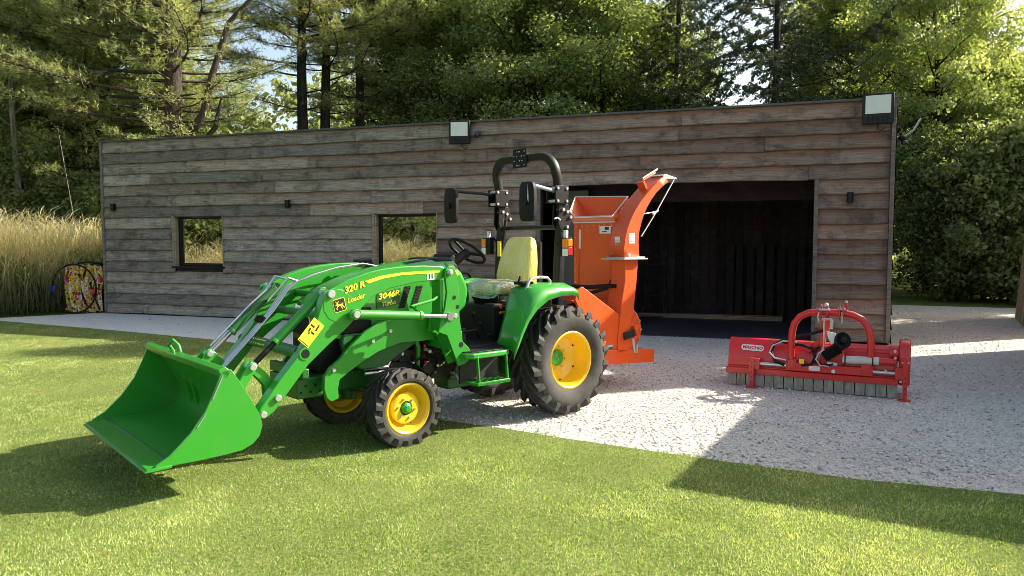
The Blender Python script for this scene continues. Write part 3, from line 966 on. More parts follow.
def tyre(Rr, rim, w, lugs, c, parent, lugh, slant, flip):
    b = MB()
    hw = w / 2; Rb = Rr - lugh
    prof = [(rim - .004, -hw * .70), (rim + .012, -hw * .82), (rim + (Rb - rim) * .35, -hw * .97), (rim + (Rb - rim) * .62, -hw), (Rb - .045, -hw * .97), (Rb - .014, -hw * .88), (Rb, -hw * .62), (Rb + .006, 0)]
    prof = prof + [(r, -h) for r, h in prof[-2::-1]]
    b.lathe(prof, c, 'y', 64, caps=False)
    # chevron lugs running from each shoulder to the middle
    for side in (-1, 1):
        for k in range(lugs):
            a0 = 2 * math.pi * (k + (.5 if side > 0 else 0)) / lugs
            secs = []
            for (yy, rt, rb_, da, wd) in ((1.0, Rb - .002, Rb - .045, -.01, .034), (.95, Rr - .006, Rb - .03, 0.0, .037), (.55, Rr, Rb - .02, slant * .45, .033), (-.06, Rr + .001, Rb - .02, slant * 1.05, .030)):
                a = a0 + da * flip; ww = wd / Rr * .62 * (Rr / .52) ** .3 * 1.15
                y = side * yy * hw
                pts = []
                for (r, aw) in ((rb_, ww * 1.35), (rt, ww * .9), (rt, -ww * .9), (rb_, -ww * 1.35)):
                    pts.append(Vector(c) + Vector((r * math.cos(a + aw), y, r * math.sin(a + aw))))
                secs.append(b.verts(pts))
            for i in range(len(secs) - 1):
                A, B = secs[i], secs[i + 1]
                for j in range(4): b.face([A[j], A[(j + 1) % 4], B[(j + 1) % 4], B[j]])
            b.face(secs[0]); b.face(secs[-1][::-1])
    return b.build('tyre', M['rubber'], parent, smooth=30)

def wheel(name, x, y, Rr, rim, w, lugs, front, side):
    """side +1 = left wheel, outer face towards +y"""
    cz = Rr - .012 + (.0 if front else .027)
    ew = empty(name, (x, y, cz)); ew.parent = tr
    tyre(Rr, rim, w, lugs, (0, 0, 0), ew, .042 if not front else .030, .55 if not front else .62, 1)
    s = side; hw = w / 2
    if front:
        p = [(rim + .016, hw * .74), (rim + .018, hw * .84), (rim + .004, hw * .88), (rim - .012, hw * .78), (rim - .022, hw * .55), (rim - .045, hw * .30), (rim * .66, hw * .22), (rim * .655, hw * .52), (rim * .60, hw * .60), (.058, hw * .60)]
        inner = [(.058, hw * .50), (rim * .55, hw * .50), (rim * .6, -.2 * hw), (rim - .03, -.4 * hw), (rim - .01, -.9 * hw), (rim + .015, -.85 * hw)]
    else:
        p = [(rim + .018, hw * .72), (rim + .020, hw * .82), (rim + .004, hw * .86), (rim - .012, hw * .78), (rim - .020, hw * .50), (rim - .036, hw * .22), (rim * .80, hw * .0), (rim * .55, -hw * .14), (rim * .34, -hw * .20), (.075, -hw * .20)]
        inner = [(.075, -hw * .28), (rim * .5, -hw * .24), (rim * .8, -hw * .12), (rim - .05, -hw * .2), (rim - .012, -hw * .86), (rim + .016, -hw * .84)]
    prof = [(r, h * s) for r, h in p + inner]
    MB().lathe(prof, (0, 0, 0), 'y', 56, closed=True).build('rim', YL, ew, smooth=32)
    if front:
        hb = [(.0, hw * .84), (.020, hw * .84), (.026, hw * .78), (.034, hw * .74), (.042, hw * .70), (.046, hw * .60), (.046, 0), (.0, 0)]
        nb, rbolt, yb = 6, .080, hw * .60
    else:
        hb = [(.0, hw * .06), (.016, hw * .06), (.022, hw * .01), (.058, -hw * .02), (.068, -hw * .06), (.078, -hw * .12), (.080, -hw * .3), (0, -hw * .3)]
        nb, rbolt, yb = 8, .108, -hw * .19
    MB().lathe([(r, h * s) for r, h in hb], (0, 0, 0), 'y', 28).build('hub', G_, ew, smooth=35)
    bo = MB()
    for k in range(nb):
        a = 2 * math.pi * k / nb + .2
        bo.tube([(rbolt * math.cos(a), yb * s, rbolt * math.sin(a)), (rbolt * math.cos(a), (yb + .014) * s, rbolt * math.sin(a))], .0095, 6)
    build_parts(bo, 'wheel_bolt', M['zinc'], ew, smooth=0)
    lb = MB()
    for k in range(5 if front else 6):
        a = 2 * math.pi * k / (5 if front else 6) + .5
        r = rim * .80; yy = (hw * .24 if front else hw * .005)
        lb.tube([(r * math.cos(a), yy * s, r * math.sin(a)), (r * math.cos(a), (yy + .012) * s, r * math.sin(a))], .009, 8)
    build_parts(lb, 'clamp_bolt', M['iron'], ew)
    return ew
wheel('rear_wheel', -.045, .545, .505, .258, .385, 20, False, 1)
wheel('rear_wheel', -.045, -.545, .505, .258, .385, 20, False, -1)
wheel('front_wheel', 1.707, .512, .314, .193, .255, 18, True, 1)
wheel('front_wheel', 1.707, -.512, .314, .193, .255, 18, True, -1)

# chassis, axles, engine
b = MB()
b.box((.05, 0, .56), (.62, .42, .40)); b.box((.60, 0, .50), (.70, .30, .26)); b.box((1.75, 0, .50), (1.1, .24, .16))
b.tube([(0, -.40, .515), (0, .40, .515)], .10, 18); b.tube([(0, -.42, .515), (0, -.36, .515)], .15, 18); b.tube([(0, .36, .515), (0, .42, .515)], .15, 18)
b.box((.25, .27, .44), (.30, .10, .14)); b.box((.70, .0, .35), (.5, .22, .14))
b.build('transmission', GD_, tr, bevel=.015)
b = MB()
b.tube([(1.707, -.36, .36), (1.707, -.1, .40), (1.707, .1, .40), (1.707, .36, .36)], .065, 14)
for s in (-1, 1):
    b.tube([(1.707, s * .33, .24), (1.707, s * .33, .48)], .07, 14); b.tube([(1.707, s * .33, .335), (1.707, s * .46, .335)], .085, 16)
    b.tube([(1.80, s * .05, .40), (1.82, s * .32, .38)], .018, 8)
b.build('front_axle', GD_, tr, bevel=.004)
b = MB()
b.box((1.38, 0, .72), (.82, .40, .36)); b.box((1.10, .10, .55), (.30, .28, .24)); b.box((1.38, .22, .66), (.34, .05, .10))
for i in range(5): b.tube([(1.18 + i * .10, .21, .62), (1.18 + i * .10, .235, .78)], .022, 8)
b.cyl((1.62, .20, .70), (1.62, .30, .70), .065, 18); b.cyl((1.30, .22, .55), (1.30, .31, .55), .055, 16); b.cyl((1.05, .2, .60), (1.05, .33, .60), .045, 14)
b.box((1.72, .17, .62), (.10, .10, .16)); b.box((.95, .24, .74), (.16, .10, .22)); b.box((1.55, 0, .55), (.2, .36, .12))
b.build('engine', M['iron'], tr, bevel=.006)
rr = random.Random(5)
b = MB()
for i in range(16):
    x0, z0 = rr.uniform(.95, 1.55), rr.uniform(.55, .85); x1, z1 = x0 + rr.uniform(-.3, .3), z0 + rr.uniform(-.25, .1)
    y0 = rr.uniform(.25, .33)
    b.tube([(x0, y0, z0), ((x0 + x1) / 2 + rr.uniform(-.05, .05), y0 + rr.uniform(.0, .05), (z0 + z1) / 2 + rr.uniform(-.06, .06)), (x1, y0 - .05, max(.42, z1))], rr.uniform(.006, .012), 8)
build_parts(b, 'hose', M['black_plastic'], tr)
b = MB()
for i in range(22):
    p = Vector((rr.uniform(.9, 1.6), rr.uniform(.28, .33), rr.uniform(.48, .84))); r = rr.uniform(.008, .017)
    b.cyl(p, p + Vector((rr.uniform(-.5, .5), 1, 0)).normalized() * rr.uniform(.02, .05), r, 6)
b.tube([(1.9, .28, .60), (1.70, .30, .60), (1.66, .28, .64)], .014, 8); b.tube([(1.9, .28, .56), (1.72, .30, .56)], .014, 8)
b.cyl((1.0, .31, .46), (.98, .36, .38), .022, 10)
build_parts(b, 'fitting', M['zinc'], tr, smooth=30)
MB().tube([(1.62, .27, .80), (1.50, .30, .815), (1.43, .31, .80), (1.40, .31, .74), (1.40, .30, .56)], .019, 12).tube([(1.22, .31, .74), (1.12, .33, .72)], .03, 12).build('coolant_pipe', G_, tr)
MB().box((1.33, .30, .70), (.022, .03, .10)).cyl((1.33, .30, .6), (1.33, .33, .6), .014, 8).build('red_cap', M['red'], tr, bevel=.004)

# hood: lofted sections
def hood_section(x, w, zt, zb, r=.10):
    pts = [(-w, zb), (-w, zt - r * 1.35), (-w * .975, zt - r * .80), (-w * .88, zt - r * .36), (-w * .66, zt - r * .10), (-w * .34, zt - r * .015), (0, zt)]
    pts = pts + [(-y, z) for y, z in pts[-2::-1]]
    return [(x, y, z) for y, z in pts]
secs = [(.98, .285, 1.480, .92), (1.15, .30, 1.472, .88), (1.40, .305, 1.438, .86), (1.65, .305, 1.396, .86), (1.90, .30, 1.330, .86), (2.06, .29, 1.268, .86), (2.17, .27, 1.195, .87), (2.25, .235, 1.09, .88), (2.285, .20, .98, .89)]
b = MB(); rings = [b.verts(hood_section(*s)) for s in secs]
for A, B in zip(rings[:-1], rings[1:]):
    for i in range(len(A) - 1): b.face([A[i], A[i + 1], B[i + 1], B[i]])
b.face(rings[0]); b.face(rings[-1][::-1])
hood = b.build('hood', G_, tr, smooth=50)
# louvres in the side panel, crease, top vent
for s in (-1, 1):
    for x0 in (1.555, 1.435):
        lv = MB(); y = s * .306
        lv.prism([(x0 + .035, 1.075), (x0 - .03, 1.255), (x0 - .085, 1.255), (x0 - .02, 1.075)], y - .006 * s, y + .004 * s)
        o = lv.build('louvre', M['black_plastic'], hood)
        sl_ = MB()
        for i in range(8):
            f = i / 7; xx = x0 + .0075 - .064 * f; z = 1.085 + .16 * f
            sl_.box((xx, y + .004 * s, z), (.06, .004, .006), (0, R(-15), 0))
        sl_.build('slats', M['iron'], hood)
tv = MB(); tv.face(tv.verts([(1.10, .03, 1.4795), (1.10, .15, 1.4740), (1.38, .13, 1.4405), (1.38, .03, 1.4440)]))
tv.build('top_vent', M['black_plastic'], hood)
gr_ = MB(); gr_.box((2.292, 0, .99), (.02, .36, .20)); gr_.build('grille', M['black_plastic'], hood, bevel=.006)
for s in (-1, 1):
    MB().box((2.262, s * .165, 1.085), (.05, .11, .055), (0, R(-20), s * R(18))).build('headlight', M['lens_white'], hood, bevel=.012)
# dark radiator side screen between hood and front guard
MB().box((2.05, 0, .80), (.46, .46, .40)).box((1.98, 0, 1.0), (.28, .615, .22)).build('radiator_screen', M['black_plastic'], tr, bevel=.02)
# model lettering on the hood side (left)
LX, LZ = (-1, 0, 0), (0, 0, 1)
def left_text(body, size, x, y, z, ang, parent, mat, name='lettering', shear=.25, bold=.0, sx=1.0):
    c, s_ = math.cos(R(ang)), math.sin(R(ang))
    return text_part(name, body, size, mat, parent, frame_matrix((x, y, z), (-c, 0, s_), (s_, 0, c)), shear=shear, bold=bold, sx=sx)
MB().prism([(1.80, 1.085), (1.58, 1.11), (1.57, 1.245), (1.79, 1.205)], .3045, .3085).build('badge_panel', GD_, hood)
left_text('3046R', .066, 1.685, .3095, 1.190, 8, hood, M['decal_yellow'], bold=.0022, sx=1.2)
left_text('Turbo', .052, 1.690, .3095, 1.120, 8, hood, M['decal_yellow'], shear=.35, bold=.001, sx=1.05)

# lower side panels (dark green) and curved front guards (bright)
for s in (-1, 1):
    y0, y1 = sorted((s * .25, s * .315))
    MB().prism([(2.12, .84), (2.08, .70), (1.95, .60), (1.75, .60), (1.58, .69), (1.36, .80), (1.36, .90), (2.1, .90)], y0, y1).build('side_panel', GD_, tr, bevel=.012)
    y0, y1 = sorted((s * .365, s * .405))
    guard = [(1.30, .99), (1.62, 1.02), (1.835, .978), (1.96, .92), (2.053, .85), (2.13, .785), (2.185, .725), (2.27, .665), (2.318, .60), (2.323, .50), (2.30, .43), (2.262, .40), (2.20, .42), (2.205, .50), (2.19, .565), (2.10, .62), (1.98, .685), (1.84, .75), (1.64, .80), (1.30, .80)]
    g = MB().prism(guard, y0, y1).build('loader_frame', G_, tr, bevel=.006)
    bt = MB()
    for (x, z) in ((2.245, .645), (1.9, .84), (1.74, .91)): bt.cyl((x, s * .40, z), (x, s * .422, z), .016, 6)
    build_parts(bt, 'bolt', M['zinc'], g)
b = MB(); b.box((2.36, 0, .50), (.22, .50, .16)); b.box((2.42, 0, .62), (.06, .60, .08))
b.build('front_bumper', GD_, tr, bevel=.01)
b = MB()
for i in range(5): b.cyl((2.28 + i * .04, .249, .47 + (i % 2) * .05), (2.28 + i * .04, .254, .47 + (i % 2) * .05), .010, 8)
build_parts(b, 'bumper_hole', M['black_plastic'], tr)

# loader mast, booms, cylinders
MAST = [(1.316, 1.405), (1.29, 1.425), (1.25, 1.42), (1.224, 1.39), (1.189, 1.265), (1.18, .996), (1.148, .790), (1.085, .735), (1.055, .685), (1.075, .630), (1.12, .600), (1.192, .586), (1.31, .855), (1.394, .886), (1.373, .975), (1.329, 1.08), (1.307, 1.211), (1.327, 1.353)]
BOOM = [(1.346, 1.425), (1.52, 1.436), (1.742, 1.432), (1.90, 1.418), (2.012, 1.398), (2.184, 1.350), (2.317, 1.290), (2.375, 1.255), (2.405, 1.203), (2.445, 1.09), (2.50, .955), (2.595, .825), (2.743, .660), (2.892, .475), (2.905, .43), (2.884, .392), (2.845, .40), (2.79, .435), (2.667, .579), (2.529, .737), (2.364, .871), (2.231, .968), (2.155, 1.035), (2.085, 1.125), (1.997, 1.204), (1.836, 1.262), (1.60, 1.30), (1.357, 1.312), (1.286, 1.345), (1.28, 1.40)]
def pin(b, x, y0, y1, z, r): b.cyl((x, y0, z), (x, y1, z), r, 18)
for s in (-1, 1):
    Y = lambda a, c: sorted((s * a, s * c))
    mm = MB(); mm.prism(MAST, *Y(.575, .600)); mm.prism(MAST, *Y(.43, .455))
    mm.box((1.345, s * .515, 1.10), (.03, .12, .42)); mm.box((1.20, s * .40, .80), (.14, .34, .14))
    mast = mm.build('loader_mast', G_, tr, bevel=.003)
    hb = MB()
    for (x, z, r) in ((1.235, 1.165, .017), (1.200, 1.085, .017), (1.165, .765, .022)): hb.cyl((x, s * .598, z), (x, s * .6025, z), r, 16)
    build_parts(hb, 'hole', M['black_plastic'], mast)
    pb = MB(); pin(pb, 1.286, s * .42, s * .625, 1.375, .026); pin(pb, 1.286, s * .598, s * .635, 1.375, .018); pin(pb, 1.235, s * .56, s * .622, 1.012, .020); pin(pb, 1.30, s * .57, s * .622, 1.012, .024)
    build_parts(pb, 'pivot_pin', M['zinc'], mast, bevel=.003)
    bm_ = MB(); bm_.prism(BOOM, *Y(.475, .570))
    boom = bm_.build('loader_arm', G_, tr, bevel=.008, seg=3)
    # gusset plate at the knee
    gus = [(2.395, 1.262), (2.405, 1.20), (2.40, 1.12), (2.36, 1.06), (2.29, 1.025), (2.20, 1.02), (2.135, 1.05), (2.12, 1.12), (2.16, 1.20), (2.25, 1.27), (2.33, 1.285)]
    MB().prism(gus, *Y(.570, .5725)).build('knee_plate', G_, boom, bevel=.003)
    MB().cyl((2.555, s * .568, .82), (2.555, s * .5735, .82), .034, 20).build('tube_end', M['black_plastic'], boom)
    MB().lathe([(.034, .0), (.045, 0), (.045, .006), (.034, .006)], (2.555, s * .5695, .82), 'y', 20, True).build('tube_collar', G_, boom)
    kp = MB(); pin(kp, 2.345, s * .40, s * .592, 1.243, .030); pin(kp, 2.173, s * .56, s * .655, 1.085, .028); pin(kp, 2.767, s * .42, s * .592, .528, .024); pin(kp, 2.876, s * .42, s * .592, .426, .024)
    build_parts(kp, 'pivot_pin', M['zinc'], boom, bevel=.004)
    # lift cylinder outside
    lc = MB(); a, c = Vector((2.173, s * .615, 1.085)), Vector((1.299, s * .615, 1.012))
    d = (c - a).normalized()
    lc.cyl(a + d * .03, a + d * .60, .036, 20); lc.cyl(a + d * .57, a + d * .605, .040, 20); lc.cyl(a + Vector((0, -.02, 0)), a + Vector((0, .02, 0)), .042, 20)
    cyl_ = lc.build('lift_cylinder', G_, tr, bevel=.003)
    MB().cyl(a + d * .60, c, .018, 14).cyl(c + Vector((0, -.025, 0)), c + Vector((0, .025, 0)), .034, 16).build('cylinder_rod', ST, cyl_)
    MB().tube([a + d * .57 + Vector((0, 0, .036)), a + d * .5 + Vector((-.02, -.02 * s, .07)), a + d * .75 + Vector((0, -.04 * s, .13)), (1.36, s * .55, 1.18)], .012, 8).build('hose', G_, cyl_)
    # bucket cylinder inside the arms
    a, c = Vector((2.335, s * .415, 1.245)), Vector((2.890, s * .415, .742)); d = (c - a).normalized()
    bc = MB(); bc.cyl(a, a + d * .50, .036, 20); bc.cyl(a + d * .49, a + d * .515, .041, 20); bc.cyl(a + Vector((0, -.025, 0)), a + Vector((0, .025, 0)), .042, 18)
    cy2 = bc.build('bucket_cylinder', GD_ if s < 0 else G_, tr, bevel=.003)
    MB().cyl(a + d * .50, c, .020, 14).build('cylinder_rod', BK if s > 0 else ST, cy2)
    if s < 0: MB().tube([a + d * .05 + Vector((0, 0, .05)), a + d * .25 + Vector((.02, -.02 * s, .055)), c - d * .2 + Vector((.01, -.02 * s, .06)), c - d * .03 + Vector((.01, -.01, .04))], .010, 8).build('oil_line', ST, cy2)
    # tilt linkage
    ln = MB()
    for yy in (.385, .445):
        ln.prism([(2.925, .775), (2.885, .785), (2.80, .70), (2.775, .67), (2.735, .60), (2.735, .52), (2.767, .495), (2.80, .52), (2.805, .60), (2.86, .665), (2.93, .73)], *Y(yy - .008, yy + .008))
    build_parts(ln, 'tilt_link', G_, tr, bevel=.002)
    l2 = MB()
    for yy in (.362, .470):
        p, q = Vector((2.905, s * yy, .75)), Vector((3.010, s * yy, .592)); dd = (q - p).normalized(); nn = Vector((-dd.z, 0, dd.x)) * .034
        l2.prism([tuple((p - dd * .03 + nn).xz), tuple((p - dd * .03 - nn).xz), tuple((q + dd * .03 - nn).xz), tuple((q + dd * .03 + nn).xz)], *Y(yy - .009, yy + .009))
    build_parts(l2, 'coupler_link', G_, tr, bevel=.008)
    pp = MB(); pin(pp, 2.905, s * .34, s * .50, .75, .024); pin(pp, 3.003, s * .34, s * .51, .599, .024); pin(pp, 2.767, s * .36, s * .50, .528, .022)
    build_parts(pp, 'linkage_pin', M['zinc'], tr, bevel=.004)
    br = MB()
    for yy in (.345, .490):
        br.prism([(2.845, .425), (2.87, .385), (2.93, .36), (3.01, .34), (3.075, .60), (3.045, .645), (2.985, .63), (2.965, .56), (2.90, .475)], *Y(yy - .012, yy + .012))
    build_parts(br, 'bucket_bracket', G_, tr, bevel=.003)
    if s > 0:
        # decals on the outer face of the near arm
        MB().prism([(2.060, 1.328), (2.025, 1.309), (1.90, 1.342), (1.72, 1.364), (1.40, 1.371), (1.36, 1.377), (1.36, 1.390), (1.50, 1.392), (1.72, 1.385), (1.92, 1.364)], .5700, .5722).build('yellow_stripe', M['decal_yellow'], boom)
        left_text('320 R', .068, 2.150, .5732, 1.283, 15, boom, M['decal_yellow'], bold=.002, sx=1.1)
        left_text('Loader', .054, 2.140, .5732, 1.200, 14, boom, M['decal_yellow'], shear=.4, bold=.001)
        # badge with a leaping deer
        cx_, cz_ = 2.275, 1.158; th = R(12)
        def rot(p, sc=1.0): return (cx_ - (p[0] * math.cos(th) - p[1] * math.sin(th)) * sc, cz_ + (p[0] * math.sin(th) + p[1] * math.cos(th)) * sc)
        def rrect(h, r, n=5):
            o_ = []
            for (qx, qz, a0) in ((h - r, h - r, 0), (-h + r, h - r, 90), (-h + r, -h + r, 180), (h - r, -h + r, 270)):
                for i in range(n + 1):
                    a = R(a0 + 90 * i / n); o_.append(rot((qx + r * math.cos(a), qz + r * math.sin(a))))
            return o_
        em = MB().prism(rrect(.050, .013), .5725, .5745).build('emblem', M['decal_yellow'], boom)
        MB().prism(rrect(.045, .010), .5745, .5760).build('emblem_field', M['black_decal'], boom)
        deer = [(-.046, .006), (-.036, .012), (-.030, .014), (-.027, .022), (-.036, .034), (-.036, .044), (-.030, .036), (-.024, .026), (-.012, .034), (-.008, .042), (-.004, .034), (-.012, .026), (-.018, .022), (-.014, .014), (.004, .010), (.022, .008), (.032, .014), (.040, .014), (.036, .006), (.032, -.004), (.036, -.016), (.044, -.028), (.047, -.040), (.041, -.040), (.034, -.026), (.022, -.014), (.018, -.022), (.026, -.036), (.026, -.042), (.019, -.038), (.010, -.020), (.004, -.008), (-.012, -.008), (-.022, -.014), (-.034, -.026), (-.026, -.038), (-.032, -.041), (-.042, -.026), (-.030, -.010), (-.026, -.002), (-.030, .004)]
        MB().prism([rot(p, .80) for p in deer], .5760, .5772).build('leaping_deer', M['decal_yellow'], boom)
        # yellow hazard sticker
        u_ = Vector((-.66, .75)).normalized(); v_ = Vector((u_.y, -u_.x)); c0 = Vector((2.505, .970))
        def q(a, b_): p = c0 + u_ * a + v_ * b_; return (p.x, p.y)
        stk = MB().prism([q(-.10, -.052), q(.10, -.052), q(.10, .052), q(-.10, .052)], .5700, .5722).build('warning_sticker', M['decal_yellow'], boom)
        sg = MB()
        for (a, b_, la, lb) in ((.055, -.018, .05, .016), (.045, .022, .012, .04), (.005, -.012, .012, .034), (.01, .024, .03, .016), (-.012, .012, .014, .014)):
            sg.prism([q(a - la / 2, b_ - lb / 2), q(a + la / 2, b_ - lb / 2 + .004), q(a + la / 2, b_ + lb / 2), q(a - la / 2, b_ + lb / 2 - .004)], .5722, .5735)
        sg.prism([q(-.092, -.045), q(-.088, -.045), q(-.088, .045), q(-.092, .045)], .5722, .5735)
        sg.build('sticker_symbols', M['black_decal'], boom)
        MB().prism([(1.485, 1.372), (1.415, 1.375), (1.415, 1.318), (1.485, 1.315)], .5700, .5718).build('white_label', M['white'], boom)
        left_text('11', .055, 1.45, .5722, 1.345, 3, boom, M['black_decal'], shear=0, bold=.002)
        MB().prism([(1.235, 1.400), (1.203, 1.345), (1.180, 1.352)], .600, .6015).build('yellow_triangle', M['decal_yellow'], mast)

# cross tubes between the arms
ct = MB().tube([(2.555, -.48, .82), (2.555, .48, .82)], .045, 20).build('cross_tube', GD_, tr)
d = Vector((-.55, 0, .83)).normalized()
text_part('lettering', 'JOHN DEERE', .062, M['decal_yellow'], ct, frame_matrix((2.592, -.22, .838), (0, 1, 0), (-.45, 0, .9)), bold=.0015)
MB().tube([(2.30, -.46, 1.06), (2.30, .46, 1.06)], .032, 14).build('cross_brace', GD_, tr)
MB().tube([(2.12, -.46, 1.19), (2.12, .46, 1.19)], .030, 14).build('cross_brace', GD_, tr)
hl = MB()
for i, y in enumerate((-.25, -.295, -.34, -.385)):
    o_ = i * .008
    hl.tube([(1.42, y + .02, 1.40 - o_), (1.60, y, 1.435 - o_), (1.85, y, 1.405 - o_), (2.05, y, 1.355 - o_), (2.22, y, 1.295 - o_), (2.30, y, 1.23 - o_), (2.42, y, 1.07 - o_), (2.62, y, .86 - o_), (2.86, y, .62 - o_)], .0075, 8)
hl.tube([(2.20, -.28, 1.30), (2.30, -.24, 1.33), (2.36, -.28, 1.24), (2.42, -.36, 1.14)], .012, 8).tube([(2.24, -.36, 1.31), (2.34, -.40, 1.34), (2.46, -.42, 1.16), (2.9, -.40, .76)], .012, 8)
hl.tube([(2.26, -.05, 1.08), (2.32, .06, 1.12), (2.32, .16, 1.08), (2.30, .17, .96)], .012, 8)
build_parts(hl, 'hydraulic_line', ST, tr)
b = MB()
for i, y in enumerate((-.28, -.33, -.38)): b.tube([(1.45, y, 1.38), (1.52, y + .03, 1.47), (1.62, y, 1.455)], .016, 8)
b.box((1.50, -.32, 1.44), (.12, .14, .05)); b.box((2.50, -.345, .995), (.05, .13, .03), (0, R(45), 0))
build_parts(b, 'hose_coupler', M['black_plastic'], tr)

# bucket
BP = [(3.699, .240), (3.60, .246), (3.40, .254), (3.22, .262), (3.12, .272), (3.05, .300), (3.005, .345), (2.985, .41), (3.00, .48), (3.05, .575), (3.12, .70), (3.185, .800)]
bk = MB().sheet(BP, -.785, .785, -.014).build('bucket', G_, tr, smooth=40)
SIDE = [(3.655, .250), (3.40, .250), (3.22, .257), (3.115, .267), (3.045, .296), (2.998, .342), (2.977, .41), (2.993, .483), (3.043, .58), (3.113, .705), (3.178, .808), (3.240, .795), (3.281, .690), (3.347, .555), (3.442, .430), (3.565, .315), (3.650, .268)]
for s in (-1, 1):
    MB().prism(SIDE, *sorted((s * .785, s * .800))).build('side_plate', G_, bk, bevel=.002)
MB().prism([(3.18, .800), (3.215, .828), (3.262, .812), (3.240, .760), (3.20, .745)], -.800, .800).build('top_rail', G_, bk, bevel=.005)
MB().prism([(3.715, .234), (3.56, .240), (3.56, .256), (3.66, .256)], -.810, .810).build('cutting_edge', G_, bk, bevel=.002)
MB().box((3.555, 0, .263), (.012, 1.56, .010)).build('weld_seam', GD_, bk, bevel=.003)
MB().tube([(3.225, -.20, .82), (3.255, -.20, .87), (3.235, -.165, .905), (3.21, -.13, .87), (3.20, -.12, .82)], .014, 10).build('hook', G_, bk)
wl = MB()
wl.tube([(3.232, .8015, .775), (3.272, .8015, .690), (3.30, .8015, .63)], .004, 6); wl.tube([(3.345, .8015, .54), (3.40, .8015, .463)], .004, 6)
build_parts(wl, 'scratch', M['zinc'], bk)

# dash, steering wheel, platform, steps
b = MB()
b.prism([(1.10, .72), (1.10, 1.46), (.99, 1.43), (.90, 1.35), (.845, 1.245), (.835, 1.17), (.86, 1.04), (.96, .98), (.96, .72)], -.29, .29)
b.build('console', G_, tr, bevel=.045, seg=4)
b = MB(); b.prism([(1.16, 1.475), (1.05, 1.488), (.98, 1.485), (.905, 1.41), (.90, 1.37), (1.1, 1.40)], -.225, .225)
b.prism([(.96, 1.46), (.91, 1.52), (.87, 1.50), (.88, 1.38)], -.14, .14)
b.build('dash_cover', M['black_plastic'], tr, bevel=.03, seg=4)
MB().tube([(.90, 0, 1.36), (.78, 0, 1.44), (.66, 0, 1.515)], [.06, .05, .035], 16).tube([(.90, 0, 1.33), (.80, 0, 1.40)], .075, 16).build('steering_column', M['black_plastic'], tr)
sw = MB(); cS = Vector((.635, 0, 1.535)); nS = Vector((-.60, 0, .80)).normalized(); uS = Vector((0, 1, 0)); vS = nS.cross(uS)
sw.tube([cS + (uS * math.cos(2 * math.pi * k / 40) + vS * math.sin(2 * math.pi * k / 40)) * .185 for k in range(40)], .0165, 10, closed=True)
for a in (20, 140, 265): sw.tube([cS - nS * .02, cS + (uS * math.cos(R(a)) + vS * math.sin(R(a))) * .18], .014, 8)
sw.cyl(cS - nS * .05, cS + nS * .0, .045, 18)
sw.build('steering_wheel', M['black_plastic'], tr)
PL = [(1.17, .30), (1.17, .66), (1.12, .71), (.78, .71), (.70, .68), (.60, .45), (.60, .30)]
for s in (-1, 1):
    P_ = [(x, y * s) for x, y in PL]
    pf = MB().prism(P_, .645, .692, 'xy').build('platform', G_, tr, bevel=.012, seg=3)
    P2 = [(x * .97 + .02, y * .95 * s) for x, y in PL]
    MB().prism(P2, .692, .702, 'xy').build('floor_mat', M['black_plastic'], pf, bevel=.004)
    st = MB()
    for xx in (1.075, .76):
        st.prism([(xx + .007, .66), (xx - .007, .66), (xx - .007 - .02, .43), (xx + .007 - .02, .43)], *sorted((s * .690, s * .716)))
    st.box((.90, s * .62, .425), (.36, .20, .022)); st.box((.90, s * .715, .43), (.36, .010, .03))
    so_ = st.build('step', G_, tr, bevel=.003)
    MB().box((.90, s * .50, .53), (.42, .02, .24)).build('step_back_plate', M['iron'], so_)
    gr2 = MB()
    for i in range(9): gr2.box((.75 + i * .037, s * .62, .438), (.014, .17, .006))
    gr2.build('step_tread', GD_, so_)
MB().box((.60, 0, .70), (.9, .86, .03)).box((.33, 0, .86), (.50, .62, .34)).box((.42, .2, 1.0), (.3, .1, .1)).build('floor_tunnel', M['black_plastic'], tr, bevel=.02)
b = MB()
for (x, y, z, l) in ((.66, .16, .98, .10), (.62, .22, .93, .06), (.55, -.2, 1.0, .12), (.58, .3, .84, .05)):
    b.cyl((x, y, z - .12), (x + .03, y, z + l - .12), .010, 8); b.sphere((x + .03, y, z + l - .12), .022, 2)
b.build('lever', M['black_plastic'], tr)
MB().box((.48, .30, 1.02), (.03, .02, .05)).box((.45, .31, .97), (.10, .01, .02)).build('orange_knob', M['lens_orange'], tr, bevel=.005)

